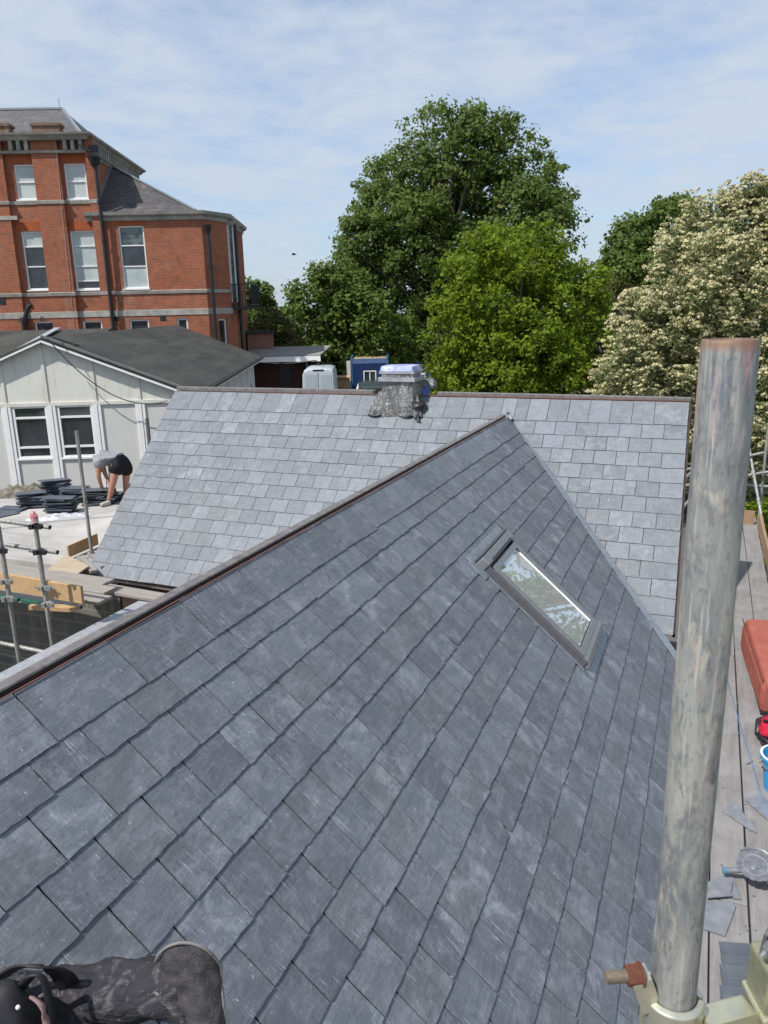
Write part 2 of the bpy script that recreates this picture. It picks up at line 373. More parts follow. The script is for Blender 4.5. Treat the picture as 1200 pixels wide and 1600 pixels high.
M['mid_metal'] = plain('mid grey coated aluminium', (.25, .255, .265), .35, .5, .4, var=.2, scale=20)

def leaf_mat(name, c1, c2, c3=None, trans=.35, rough=.5):
    m = Mat(name, rough, .15); at = m.n('ShaderNodeAttribute', attribute_name='tone'); sp = m.n('ShaderNodeSeparateXYZ'); m.l(at.outputs['Vector'], sp.inputs[0])
    c = m.mix(sp.outputs[0], c1, c2)
    if c3: c = m.mix(m.math('MULTIPLY', sp.outputs[1], .8), c, c3)
    m.color(c)
    tr = m.n('ShaderNodeBsdfTranslucent'); m.l(c, tr.inputs['Color']); ms = m.n('ShaderNodeMixShader'); ms.inputs[0].default_value = trans
    m.l(m.b.outputs[0], ms.inputs[1]); m.l(tr.outputs[0], ms.inputs[2]); m.l(ms.outputs[0], m.t.nodes['Material Output'].inputs[0]); return m.m
M['bark'] = plain('grey brown bark', (.11, .09, .07), .9, .2, var=.4, scale=8, bump=.5)
# ================================================================== the slate roofed house
HU, HN = -3.6, 8.6
house = empty('slate_roofed_house', U(HU, HN, -H), PSI, 'single storey house with new grey slate roofs, a roof window and a lower gabled wing', 'house')
def L3(u, n, z): return Vector((u - HU, n - HN, z + H))
A1, N0, Z0 = 0.7724, 9.902, -1.1528
A2, XN, ZN = 0.7205, -2.3282, -1.3722
dn1 = Vector((0, -math.cos(A1), -math.sin(A1))); Nm = Vector((0, -math.sin(A1), math.cos(A1)))
dn2 = Vector((math.cos(A2), 0, -math.sin(A2))); Nw = Vector((math.sin(A2), 0, math.cos(A2)))
def PM(u, s, h=0): return L3(u, N0, Z0) + dn1 * s + Nm * h
def PW(n, s, h=0): return L3(XN, n, ZN) + dn2 * s + Nw * h
def clip(poly, a, b, c):         # keep a*x+b*y<=c
    out = []
    for i in range(len(poly)):
        p, q = poly[i], poly[(i + 1) % len(poly)]; fp = a * p[0] + b * p[1] - c; fq = a * q[0] + b * q[1] - c
        if fp <= 0: out.append(p)
        if fp * fq < 0: t = fp / (fp - fq); out.append((p[0] + (q[0] - p[0]) * t, p[1] + (q[1] - p[1]) * t))
    return out
class SlateField:
    def __init__(s): s.v = []; s.f = []; s.c = []; s.uv = []
    def slate(s, P, x0, x1, s0, s1, tail=.011, th=.006, detail=4, jit=.0015, clips=(), rot=.004, head=.02, corner=False, gap=.0016):
        a0, a1 = x0 + gap + abs(random.gauss(0, .0006)), x1 - gap - abs(random.gauss(0, .0006)); hs = s0 - head
        j = lambda m=1: random.gauss(0, jit * m)
        k = random.gauss(0, rot); cx = (a0 + a1) / 2; ds = random.gauss(0, .0018); L = s1 - hs
        poly = []
        for i in range(detail + 1): t = i / detail; poly.append((a0 + (a1 - a0) * t, s1 + ds + j(.8) + (t - .5) * k * 1.3))      # tail
        m = max(1, detail // 2)
        for i in range(1, m + 1): t = i / m; poly.append((a1 + j(.6) * (i < m), s1 + ds - L * t))
        for i in range(m): t = i / m; poly.append((a0 + j(.6) * (i > 0), hs + (L + ds) * t))
        if corner and len(poly) > 4:
            c = random.choice((0, detail)); px, py = poly[c]; q = .02 + random.random() * .03
            poly[c] = (px + (q if c == 0 else -q), py)
        for c in clips: poly = clip(poly, *c)
        if len(poly) < 3: return
        tone = (random.random(), random.random() ** 2, random.random()); lift = random.uniform(-.0008, .0022); tw = random.gauss(0, .0012)
        def h(x, y): return (y - hs) / max(.05, (s1 - hs)) * (tail + lift) + tw * (x - cx) / max(.1, a1 - a0) + .001
        b = len(s.v); n = len(poly)
        for x, y in poly: s.v.append(P(x, y, h(x, y) + th))
        for x, y in poly: s.v.append(P(x, y, h(x, y)))
        s.f.append(tuple(range(b, b + n))); s.c.append(tone); s.uv.append([(x, y) for x, y in poly])
        for i in range(n):
            k2 = (i + 1) % n; s.f.append((b + i, b + n + i, b + n + k2, b + k2)); s.c.append(tone); s.uv.append([poly[i], poly[i], poly[k2], poly[k2]])
    def build(s, name, mat, parent):
        me = bpy.data.meshes.new(name); me.from_pydata([tuple(v) for v in s.v], [], s.f); me.materials.append(mat)
        at = me.color_attributes.new('tone', 'FLOAT_COLOR', 'CORNER'); arr = []; uv = []
        for c, f, q in zip(s.c, s.f, s.uv):
            arr += [c[0], c[1], c[2], 1] * len(f)
            for p in q: uv += [p[0], p[1]]
        at.data.foreach_set('color', arr); l = me.uv_layers.new(name='slate'); l.data.foreach_set('uv', uv)
        bm = bmesh.new(); bm.from_mesh(me); bmesh.ops.recalc_face_normals(bm, faces=bm.faces); bm.to_mesh(me); bm.free()
        o = bpy.data.objects.new(name, me); COL.objects.link(o); o.parent = parent; return o
# main slope
G1, S01 = .2029, .3703
def Sm(k): return 0.0 if k == 0 else S01 + (k - 1) * G1
UL = -7.606
def UR(s): return -.200 + .021 * s
VA, VB, VC = 1.0, -.0, 0                           # valley on the main slope: u = -2.27 + (s-.35)*.752
def vside(keep_left):
    # line u - .752 s = -2.533
    return (1, -.752, -2.533) if keep_left else (-1, .752, 2.533)
sf = SlateField()
for k in range(1, 16):
    s0, s1 = Sm(k - 1), Sm(k)
    if k == 1: s0 = 0.0
    # left of the wing ridge
    x = UL; first = True; W = .2525
    while x < -2.25:
        wd = (W * 1.5 if k % 2 else W) if first else W
        x1 = min(x + wd, -2.25) if k > 1 else min(x + wd, -1.9)
        if -2.25 - x1 < .06: x1 = -2.25
        sf.slate(PM, x, x1, s0 + (.0 if k > 1 else .02), s1, detail=3, gap=.0024, tail=.009, head=.02 if k > 1 else 0); x = x1; first = False
    # right of it, laid from the right verge
    if k <= 14:
        x = UR(s1); first = True
        while x > -2.25:
            wd = (W * 1.5 if k % 2 else W) if first else W
            x1 = max(x - wd, -2.25)
            if x1 + 2.25 < .06: x1 = -2.25
            sf.slate(PM, x1, x, s0 + (.0 if k > 1 else .02), s1, detail=3, gap=.0024, tail=.009, head=.02 if k > 1 else 0, clips=[(-1, .752, 2.62)]); x = x1; first = False
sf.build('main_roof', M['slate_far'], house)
mb = MB(); mb.add([PM(UL + .01, 0, -.004), PM(-.20, 0, -.004), PM(-.15, 2.97, -.004), PM(-2.3, 3.0, -.004), PM(-2.3, 3.18, -.004), PM(UL + .01, 3.18, -.004)], [(0, 1, 2, 3, 4, 5)])
mb.build('underlay', M['batten'], house, fix=False)
# the far slope, ridge strip, verge and eave boards
mb = MB(); zb = Z0 - 3.2 * math.sin(A1)
mb.add([L3(UL, N0 + .02, Z0 - .01), L3(-.2, N0 + .02, Z0 - .01), L3(-.2, N0 + 2.6, Z0 - 2.5), L3(UL, N0 + 2.6, Z0 - 2.5)], [(0, 1, 2, 3)]); mb.build('rear_roof', M['old_slate'], house)
mb = MB(); mb.bar(L3(UL + .02, N0 + .05, Z0 + .028), L3(-4.28, N0 + .05, Z0 + .032), .11, .055); mb.bar(L3(-3.35, N0 + .05, Z0 + .03), L3(-.18, N0 + .05, Z0 + .018), .10, .045)
mb.build('ridge_batten', M['ridge_grey'], house, bevel=.006)
mb = MB(); mb.bar(L3(-6.2, N0 - .004, Z0 + .006), L3(-.2, N0 - .004, Z0 + .006), .006, .012); mb.build('underlay_edge', M['red_felt'], house)
for a, b, s1 in ((UL, UL, 3.17), (-.185, -.135, 2.98)):
    mb = MB(); mb.bar(PM(a, 0.02, -.055), PM(b, s1, -.055), .03, .09, tuple(Nm)); mb.build('verge_board', M['batten'], house)
mb = MB(); mb.bar(PM(UL + .02, 3.16, -.045), PM(-5.55, 3.16, -.045), .02, .07); mb.bar(PM(UL + .08, 3.19, -.10), PM(-6.0, 3.21, -.09), .05, .03)
mb.build('eave_board', M['board_u'], house)
# walls under both roofs
def quadwall(mb, pts, z0, z1):
    for a, b in zip(pts[:-1], pts[1:]): mb.add([L3(*a, z0), L3(*b, z0), L3(*b, z1), L3(*a, z1)], [(0, 1, 2, 3)])
mb = MB(); zt = -3.42
quadwall(mb, [(-.45, N0 + 2.2), (-.45, 7.95), (-.28, 7.95)], -H, zt); quadwall(mb, [(-.28, 7.95), (-.28, -1.2), (-4.40, -1.2), (-4.40, 7.85), (-7.35, 7.85), (-7.35, N0 + 2.2), (-.45, N0 + 2.2)], -H, zt)
for u0 in (-7.35, -.45): mb.add([L3(u0, 7.85, zt), L3(u0, N0 + 2.2, zt), L3(u0, N0, Z0 - .12)], [(0, 1, 2)])
mb.add([L3(-.28, -1.2, zt), L3(-4.4, -1.2, zt), L3(XN, -1.2, ZN - .1)], [(0, 1, 2)])
mb.build('wall', M['house_wall'], house, fix=False)
# wing slope
G2 = .2038
def Sw(k): return 0.0 if k == 0 else (.2545 if k == 1 else .1986 + (k - 1) * G2)
VS = .797; VK = 9.734 + .054 * VS                  # valley on the wing slope: n = VK - VS*s
sf = SlateField(); W = .2515
for k in range(1, 17):
    s0, s1 = Sw(k - 1), Sw(k); wd = W; ph = (3.1324 if k % 2 else 3.1324 + W / 2)
    if k == 1: wd = .505; ph = 1.895
    if k == 2: s0 = Sw(1)
    x = ph - wd * math.ceil((ph + 1.1) / wd)
    if k >= 14: x += wd * math.ceil((1.5 - x) / wd)
    while x < 9.9:
        det = 9 if x < 3.6 else (6 if x < 6 else 3)
        hole = k >= 4 and k <= 11 and False
        sf.slate(PW, x, x + wd, s0, s1, tail=.0085, gap=.0030, th=.0066, detail=det if k > 1 else det * 2, jit=.0017, head=.03 if k > 1 else .0,
                 clips=[(1, VS, VK - .055)], corner=random.random() < .02)
        x += wd
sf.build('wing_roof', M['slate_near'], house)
mb = MB(); mb.add([PW(-1.2, 0, -.003), PW(VK - .02, 0, -.003), PW(VK - .03 - VS * 3.24, 3.24, -.003), PW(1.5, 3.24, -.003), PW(1.5, 2.8, -.003), PW(-1.2, 2.8, -.003)], [(0, 1, 2, 3, 4, 5)]); mb.build('wing_underlay', M['batten'], house, fix=False)
mb = MB(); mb.add([L3(XN - .03, -1.2, ZN - .01), L3(XN - .03, 9.5, ZN - .01), L3(XN - 2.32, 7.9, ZN - 2.0), L3(XN - 2.32, -1.2, ZN - 2.0)], [(0, 1, 2, 3)]); mb.build('wing_rear_roof', M['old_slate'], house)
# wing ridge: dark upstand and grey capping
mb = MB(); n0, n1 = -1.2, 9.62
mb.prism([L3(XN - .012, n0, ZN + .006), L3(XN - .012, n0, ZN + .030), L3(XN - .05, n0, ZN + .030), L3(XN - .05, n0, ZN + .0)], (0, n1 - n0, 0)); mb.build('wing_ridge_batten', M['batten'], house)
mb = MB(); mb.prism([L3(XN - .008, n0, ZN + .031), L3(XN - .012, n0, ZN + .038), L3(XN - .060, n0, ZN + .042), L3(XN - .062, n0, ZN + .02), L3(XN - .054, n0, ZN + .02), L3(XN - .054, n0, ZN + .033)], (0, n1 - .02 - n0, 0)); mb.build('wing_ridge_capping', M['ridge_grey'], house)
mb = MB(); mb.bar(PW(n0, -.004, .016), PW(n1 - .1, -.002, .014), .005, .004, tuple(Nw)); mb.build('membrane_edge', M['red_felt'], house)
mb = MB(); P = [PW(9.62, .0, .03), PW(9.70, .04, .035), PW(9.66, .09, .025), PW(9.56, .06, .03)]; mb.prism(P, Nw * .02)
mb.prism([PW(9.66, -.05, .02), PW(9.76, -.02, .03), PW(9.73, .05, .03)], Nw * .03); mb.build('ridge_end_cap', M['lead_light'], house, bevel=.004)
# valley lead: a welted strip
mb = MB(); path = []
for i in range(25):
    s = -.02 + i / 24 * 3.06; n_ = VK - VS * s; path.append((n_, s))
lo = []; 
def vp(n_, s, off, h):
    q = 1 / math.hypot(1, VS); return PW(n_ + q * off, s + VS * q * off, h)
for (n_, s) in path:
    j = random.gauss(0, .0012); lo.append([vp(n_, s, -.090 + j, .0165), vp(n_, s, -.080 + j, .0185), vp(n_, s, -.01, .034 + j), vp(n_, s, .010 + j, .038), vp(n_, s, .014 + j, .030), vp(n_, s, .018, .0)])
vs = [p for r in lo for p in r]; fs = [(i * 6 + k, i * 6 + k + 1, i * 6 + k + 7, i * 6 + k + 6) for i in range(24) for k in range(5)]
mb.add(vs, fs); o = mb.build('valley_flashing', M['lead'], house); smooth_angle(o, 50)
# eave gutter of the wing
mb = MB(); mb.bar(PW(1.5, 3.25, -.06), PW(7.35, 3.25, -.06), .02, .10, tuple(Nw)); mb.build('wing_eave_board', M['batten'], house)
mb = MB(); mb.bar(PW(7.42, 2.98, .035), PW(7.30, 3.16, -.005), .07, .012, tuple(Nw)); mb.build('gutter_end', M['white_paint'], house)

# roof window
rw = empty('roof_window', PW(0, 0)); rw.parent = house
rw.location = (0, 0, 0)
def ribbon(mb, n0, n1, s0, s1, h0, h1, P=PW):
    vs = [P(n0, s0, h0), P(n1, s0, h0), P(n1, s1, h0), P(n0, s1, h0), P(n0, s0, h1), P(n1, s0, h1), P(n1, s1, h1), P(n0, s1, h1)]
    return mb.add(vs, [(0, 3, 2, 1), (4, 5, 6, 7), (0, 1, 5, 4), (1, 2, 6, 5), (2, 3, 7, 6), (3, 0, 4, 7)])
WA, WB, WS0, WS1 = 5.69, 6.50, 1.00, 2.10
mb = MB()
ribbon(mb, WA, WA + .035, WS0, WS1, .004, .072); ribbon(mb, WB - .035, WB, WS0, WS1, .004, .072)
ribbon(mb, WA + .035, WB - .035, WS1 - .035, WS1, .004, .066); ribbon(mb, WA + .035, WB - .035, WS0, WS0 + .035, .004, .066)
mb.build('frame', M['dark_metal'], rw, bevel=.003)
mb = MB(); a, b, c, d_ = WA + .040, WB - .040, WS0 + .06, WS1 - .045
ribbon(mb, a, a + .058, c, d_, .045, .084); ribbon(mb, b - .058, b, c, d_, .045, .084); ribbon(mb, a + .058, b - .058, d_ - .055, d_, .045, .082); ribbon(mb, a + .058, b - .058, c, c + .055, .045, .082)
mb.build('sash', M['mid_metal'], rw, bevel=.004)
mb = MB(); ribbon(mb, a + .06, a + .066, c + .05, d_ - .05, .05, .070); ribbon(mb, b - .066, b - .06, c + .05, d_ - .05, .05, .070); ribbon(mb, a + .066, b - .066, d_ - .063, d_ - .057, .05, .070)
mb.build('seal', M['iron_black'], rw)
mb = MB(); ribbon(mb, b - .080, b - .070, c + .10, d_ - .06, .052, .0735); ribbon(mb, b - .092, b - .086, c + .10, d_ - .06, .052, .068); mb.build('glazing_bead', M['white_paint'], rw)
gm = Mat('roof window glass', .02, 1.0); gm.b.inputs['IOR'].default_value = 1.9; gm.color(gm.mix(gm.noise(gm.coord(), 4, 5, .6, .3, .3, .7), (.50, .52, .47), (.40, .43, .41))); M['rw_glass'] = gm.m
g2 = gm.n('ShaderNodeBsdfGlossy'); g2.inputs['Roughness'].default_value = .015; g2.inputs['Color'].default_value = (.92, .96, .98, 1); ms = gm.n('ShaderNodeMixShader'); ms.inputs[0].default_value = .33
gm.l(gm.b.outputs[0], ms.inputs[1]); gm.l(g2.outputs[0], ms.inputs[2]); gm.l(ms.outputs[0], gm.t.nodes['Material Output'].inputs[0])
mb = MB(); ribbon(mb, a + .058, b - .058, c + .055, d_ - .055, .052, .066); mb.build('pane', M['rw_glass'], rw)
mb = MB(); ribbon(mb, WA - .012, WB + .01, WS0 - .055, WS0 + .035, .01, .100); mb.build('top_cover', M['mid_metal'], rw, bevel=.012)
mb = MB(); ribbon(mb, WA - .016, WB + .012, WS0 - .082, WS0 - .058, .01, .106); mb.build('top_rail', M['dark_metal'], rw, bevel=.006)
mb = MB()
for i in range(22): x = WA + .10 + i * .029; ribbon(mb, x, x + .016, WS0 + .012, WS0 + .026, .1, .1035)
mb.build('vent_slot', M['iron_black'], rw)
mb = MB(); prof = [(WS1 - .045, .02), (WS1 - .045, .080), (WS1 - .01, .086), (WS1 + .025, .074), (WS1 + .040, .050), (WS1 + .042, .016)]
vs = []; fs = []
for n_ in (WA + .01, WB - .005):
    for s, h in prof: vs.append(PW(n_, s, h))
q = len(prof); fs = [(i, i + 1, i + 1 + q, i + q) for i in range(q - 1)] + [(q - 1, 0, q, 2 * q - 1), tuple(range(q)), tuple(range(2 * q - 1, q - 1, -1))]
mb.add(vs, fs); mb.build('bottom_cover', M['mid_metal'], rw, bevel=.003)
mb = MB(); ribbon(mb, WB, WB + .085, WS0 - .04, WS1 + .03, .014, .0205); ribbon(mb, WA - .03, WA, WS0 - .03, WS1 + .02, .014, .019); ribbon(mb, WA - .01, WB + .05, WS1 + .04, WS1 + .12, .014, .020)
ribbon(mb, WA - .11, WA + .06, WS0 - .10, WS0 + .09, .016, .022); ribbon(mb, WA - .07, WB + .09, WS0 - .14, WS0 - .05, .016, .023)
mb.build('flashing', M['lead'], rw, bevel=.002)

# the lead wrapped flue stub on the ridge
fc = empty('chimney', (0, 0, 0)); fc.parent = house
cu, cn, cz = -3.83, N0 - .02, Z0
def lump(mb, cx, cy, z0, z1, wx, wy, tx=1, amp=.02, nz=7, ns=8, rot=0, seed=0):
    vs = []; fs = []
    for i in range(nz + 1):
        t = i / nz; z = z0 + (z1 - z0) * t
        for k in range(ns * 4):
            e, f = divmod(k, ns); f = f / ns
            x, y = [(-1 + 2 * f, -1), (1, -1 + 2 * f), (1 - 2 * f, 1), (-1, 1 - 2 * f)][e]
            sc = 1 + (tx - 1) * t; x *= wx / 2 * sc; y *= wy / 2 * sc
            q = noise.noise_vector(Vector((x * 6 + seed, y * 6, z * 6))) * amp
            xr = x * math.cos(rot) - y * math.sin(rot); yr = x * math.sin(rot) + y * math.cos(rot)
            vs.append((cx + xr + q.x, cy + yr + q.y, z + q.z * .6))
    m = ns * 4
    for i in range(nz):
        for k in range(m): fs.append((i * m + k, i * m + (k + 1) % m, (i + 1) * m + (k + 1) % m, (i + 1) * m + k))
    fs.append(tuple(range(m))[::-1]); fs.append(tuple(range(nz * m, nz * m + m))); mb.add(vs, fs)
def flue_mat():
    m = Mat('crumpled silver grey lead wrap', .34, .6, .55); v = m.coord('Object', (1, 1, .45)); f = m.noise(v, 5, 7, .65, .8, .42, .60); c = m.mix(f, (.46, .46, .46), (.26, .26, .27))
    f2 = m.noise(v, 7, 6, .7, 1.0, .54, .64); c = m.mix(m.math('MULTIPLY', f2, .75), c, (.20, .15, .11)); f3 = m.noise(v, 10, 5, .7, 1.5, .60, .68); c = m.mix(f3, c, (.05, .05, .055)); m.color(c); m.bump(m.noise(v, 16, 5, .65, 1.5), 1.0, .03); return m.m
M['flue'] = flue_mat()
c0 = L3(cu, cn - .05, 0)
mb = MB(); lump(mb, c0.x, c0.y, cz + H - .30, cz + H + .22, .47, .42, .92, .028, 9, 9, .05); o = mb.build('stack', M['flue'], fc); smooth_angle(o, 50)
mb = MB(); lump(mb, c0.x, c0.y, cz + H + .21, cz + H + .26, .52, .46, 1, .01, 2, 8, .05); lump(mb, c0.x, c0.y, cz + H + .31, cz + H + .345, .49, .43, 1, .008, 2, 8, .05, 3); o = mb.build('band', M['lead_light'], fc)
mb = MB(); lump(mb, c0.x, c0.y, cz + H + .25, cz + H + .33, .44, .40, 1, .03, 3, 8, .05, 5); o = mb.build('throat', M['flue'], fc)
mb = MB(); lump(mb, c0.x, c0.y, cz + H + .34, cz + H + .41, .46, .42, .92, .02, 3, 8, .05, 7); o = mb.build('tarpaulin_cap', plain('blue and white tarpaulin', (.60, .63, .68), .5, .4, c2=(.05, .10, .48), scale=5), fc)
mb = MB(); P = [c0 + Vector((math.cos(t) * .17 + .07, math.sin(t) * .14, cz + H + .425 + .01 * math.sin(3 * t))) for t in [i * 2 * math.pi / 20 for i in range(21)]]; mb.tube(P, .018, 8, cap=False); mb.build('coil', M['lead_light'], fc, smooth=True)
# crumpled apron around it
mb = MB(); vs = []; K = 40
for i in range(K + 1):
    t = i / K; x = -.42 + .78 * t; z0 = PM(cu + x, .18)
    top = PM(cu + x * .70, .08, .16 + .03 * noise.noise(Vector((t * 9, 1, 0))))
    mid = PM(cu + x * .90, .25, .09 + .05 * noise.noise(Vector((t * 8, 4, 0))))
    low = PM(cu + x * 1.03, .37 + .035 * math.sin(t * 11) + (.05 if t > .85 else 0), .045 + .04 * abs(noise.noise(Vector((t * 7, 9, 0)))))
    vs += [top, mid, low]
mb.add(vs, [(i * 3 + k, i * 3 + k + 1, i * 3 + k + 4, i * 3 + k + 3) for i in range(K) for k in range(2)]); o = mb.build('apron', M['flue'], fc, smooth=True)
sd = o.modifiers.new('solid', 'SOLIDIFY'); sd.thickness = .006
mb = MB(); vs = []
for i in range(13):
    t = i / 12; vs += [PM(cu + .22 + .16 * t, .24 + .22 * t + .03 * math.sin(t * 9), .16 - .12 * t), PM(cu + .34 + .05 * math.sin(t * 5), .12 + .33 * t, .05 + .1 * math.sin(t * 3) * (1 - t))]
mb.add(vs, [(i * 2, i * 2 + 1, i * 2 + 3, i * 2 + 2) for i in range(12)]); o = mb.build('torn_flap', M['iron_black'], fc, smooth=True); o.modifiers.new('s', 'SOLIDIFY').thickness = .008
mb = MB(); P = [L3(cu + .30 + .09 * math.cos(t), N0 - .02 + .05, cz + .09 + .13 * math.sin(t)) for t in [math.pi * i / 10 for i in range(11)]]
vs = P + [p + Vector((0, .25, 0)) for p in P]; mb.add(vs, [(i, i + 1, i + 12, i + 11) for i in range(10)]); o = mb.build('ridge_saddle', M['flue'], fc, smooth=True); o.modifiers.new('s', 'SOLIDIFY').thickness = .008
#@@PART3
# ================================================================== ground
def ground_mat():
    m = Mat('yard and grass ground', .95, .1); o = m.coord(); g = m.mix(m.noise(o, .8, 7, .7), (.06, .09, .025), (.10, .12, .045))
    t = m.mix(m.noise(o, 1.7, 6, .7), (.16, .15, .14), (.22, .20, .18)); m.color(m.mix(m.noise(o, .05, 3, .5, .3, .42, .50), g, t)); return m.m
gm_ = MB(); gm_.add([(-400, -200, 0), (400, -200, 0), (400, 900, 0), (-400, 900, 0)], [(0, 1, 2, 3)])
tag(gm_.build('ground', ground_mat(), fix=False), kind='structure')
mb = MB(); mb.add([(-30, 5, .004), (12, 5, .004), (14, 62, .004), (-28, 62, .004)], [(0, 1, 2, 3)]); tag(mb.build('yard', plain('worn tarmac yard', (.13, .125, .12), .95, .2, c2=(.09, .088, .085), scale=1.2), fix=False), kind='structure')
mb = MB(); mb.add([(2.0, 46, .01), (13, 45, .01), (14, 52, .01), (2.5, 52, .01)], [(0, 1, 2, 3)]); tag(mb.build('sand_patch', plain('pale sandy soil', (.50, .40, .24), .95, .1, scale=2), fix=False), kind='structure')

class Frame:
    def __init__(s, px, Y, yaw):
        s.o = AY(px, 486, Y); s.o.z = 0; s.yaw = yaw; s.x = Vector((math.cos(yaw), math.sin(yaw), 0)); s.y = Vector((-math.sin(yaw), math.cos(yaw), 0))
    def P(s, px, py, y=0):
        v = ray(px, py); t = ((s.o - CAM).dot(s.y) + y) / v.dot(s.y); w_ = CAM + v * t - s.o; return Vector((w_.dot(s.x), y, w_.z))
    def X(s, px, py, y=0): return s.P(px, py, y).x
    def Z(s, px, py, y=0): return s.P(px, py, y).z
def wallgrid(mb, T, x0, x1, z0, z1, holes, depth=.16):
    """flat wall in a local (x,z) plane given by T(x,z,d), with real openings"""
    xs = sorted({x0, x1, *[min(max(h[i], x0), x1) for h in holes for i in (0, 1)]}); zs = sorted({z0, z1, *[min(max(h[i], z0), z1) for h in holes for i in (2, 3)]})
    for i in range(len(xs) - 1):
        for k in range(len(zs) - 1):
            cx, cz_ = (xs[i] + xs[i + 1]) / 2, (zs[k] + zs[k + 1]) / 2
            if any(h[0] < cx < h[1] and h[2] < cz_ < h[3] for h in holes): continue
            mb.add([T(xs[i], zs[k], 0), T(xs[i + 1], zs[k], 0), T(xs[i + 1], zs[k + 1], 0), T(xs[i], zs[k + 1], 0)], [(0, 1, 2, 3)])
    for a, b, c, d in holes:
        for q in (((a, c), (b, c)), ((b, c), (b, d)), ((b, d), (a, d)), ((a, d), (a, c))):
            mb.add([T(*q[0], 0), T(*q[0], depth), T(*q[1], depth), T(*q[1], 0)], [(0, 1, 2, 3)])
def sash(parent, T, a, b, c, d, rails, panes, name='window', depth=.12, fw=.075, sill=.06):
    """timber window; rails at heights t (0..1), panes: material per pane from the bottom"""
    def bx(mb, x0, x1, z0, z1, d0, d1):
        vs = [T(x, z, q) for q in (d0, d1) for x, z in ((x0, z0), (x1, z0), (x1, z1), (x0, z1))]
        mb.add(vs, [(0, 1, 2, 3), (7, 6, 5, 4), (0, 4, 5, 1), (1, 5, 6, 2), (2, 6, 7, 3), (3, 7, 4, 0)])
    mb = MB(); bx(mb, a, a + fw, c, d, depth - .05, depth + .03); bx(mb, b - fw, b, c, d, depth - .05, depth + .03); bx(mb, a + fw, b - fw, d - fw, d, depth - .05, depth + .03); bx(mb, a + fw, b - fw, c, c + fw, depth - .05, depth + .03)
    hs = [c + fw] + [c + (d - c) * t for t in rails] + [d - fw]
    for z in hs[1:-1]: bx(mb, a + fw, b - fw, z - .028, z + .028, depth - .045, depth + .03)
    w_ = mb.build(name, M['white_paint'], parent)
    if sill: mb = MB(); bx(mb, a - .04, b + .04, c - sill, c + .004, -.05, depth); mb.build('sill', M['white_paint'], w_)
    for i, mt in enumerate(panes):
        lo, hi = hs[i] + (.028 if i else 0), hs[i + 1] - (.028 if i < len(hs) - 2 else 0); mb = MB(); bx(mb, a + fw, b - fw, lo, hi, depth + .002, depth + .012); mb.build('pane', mt, w_)
    return w_
gb = Mat('pane with pale blind behind', .25, .6); gb.color(gb.mix(gb.noise(gb.coord(), 1.5, 4, .6), (.50, .55, .54), (.36, .42, .42))); M['gblind'] = gb.m
gr = Mat('pane with painted sky reflection', .15, .8); gr.color(gr.mix(gr.noise(gr.coord(), 2.5, 4, .6, .5, .45, .55), (.03, .04, .045), (.10, .13, .13))); M['grefl'] = gr.m  # paler patches in the base colour paint a reflected sky on the glass

# ================================================================== the brick building
FB = Frame(160, 40.0, R(2.4))
bb = empty('brick_building', FB.o, FB.yaw, 'tall Victorian red brick building with white sash windows, stone bands and slate roofs', 'building')
T0 = lambda x, z, d: Vector((x, d, z))
XL = -8.6
z_cor = FB.Z(160, 232); z_top = FB.Z(160, 207); z_s1 = FB.Z(160, 312); z_s1b = FB.Z(160, 317)
z_s2t, z_s2 = FB.Z(330, 452), FB.Z(330, 456.5); z_w0, z_w1 = FB.Z(160, 495), FB.Z(160, 486)
def hole(px0, px1, py0, py1, y=0): a = FB.P((px0), (py0 + py1) / 2, y); b = FB.P(px1, (py0 + py1) / 2, y); m = (px0 + px1) / 2; return (a.x, b.x, FB.Z(m, py1, y), FB.Z(m, py0, y))
PB = .22                                   # recessed bays between the pilasters
bays = [(-3.62, -2.47 + .9), (0, 0)]
def X0(px): return FB.X(px, 330)
pil = [(X0(-20), X0(15)), (X0(60), X0(101)), (X0(156), 0.0)]      # pilaster faces at y=0
h_up = [hole(24, 58.5, 256.5, 312, PB), hole(102, 135.5, 255, 311, PB)]
h_md = [hole(38, 77.5, 361, 453, PB), hole(114, 153.5, 360, 452.5, PB), hole(-30, 3, 362, 454.5, PB)]
h_gd = [hole(56, 86, 502, 540, PB), hole(131, 161, 501, 540, PB)]
mb = MB(); TB = lambda x, z, d: Vector((x, PB + d, z))
wallgrid(mb, TB, XL, 0, 0, z_top, h_up + h_md + h_gd, .14)
mb.add([Vector((XL, PB, 0)), Vector((XL, 14, 0)), Vector((XL, 14, z_top)), Vector((XL, PB, z_top))], [(0, 1, 2, 3)])
SE = 9.8
mb.add([Vector((0, 0, 0)), Vector((0, SE, 0)), Vector((0, SE, z_top)), Vector((0, 0, z_top))], [(0, 1, 2, 3)]); mb.add([Vector((0, SE, 0)), Vector((XL, SE, 0)), Vector((XL, SE, z_top)), Vector((0, SE, z_top))], [(0, 1, 2, 3)])
mb.build('wall', M['brick'], bb, fix=False)
for a, b in pil:
    mb = MB(); mb.box(a, b if b < -.01 else .003, 0, PB + .01, 0, z_top - .02); mb.build('pilaster', M['brick'], bb)
for h in h_up + h_md[:2]:
    mb = MB(); mb.box(h[0] - .18, h[1] + .18, PB - .006, PB + .02, h[3] + .003, h[3] + .42); mb.build('lintel', M['brick_bright'], bb)
B_, D_, G_ = M['gblind'], M['glass'], M['grefl']
sash(bb, TB, *h_up[0], [.5], [B_, B_]); sash(bb, TB, *h_up[1], [.5], [B_, B_])
sash(bb, TB, *h_md[0], [.40, .74], [D_, D_, B_]); sash(bb, TB, *h_md[1], [.15, .40, .74], [D_, B_, B_, B_]); sash(bb, TB, *h_md[2], [.40, .74], [D_, D_, B_])
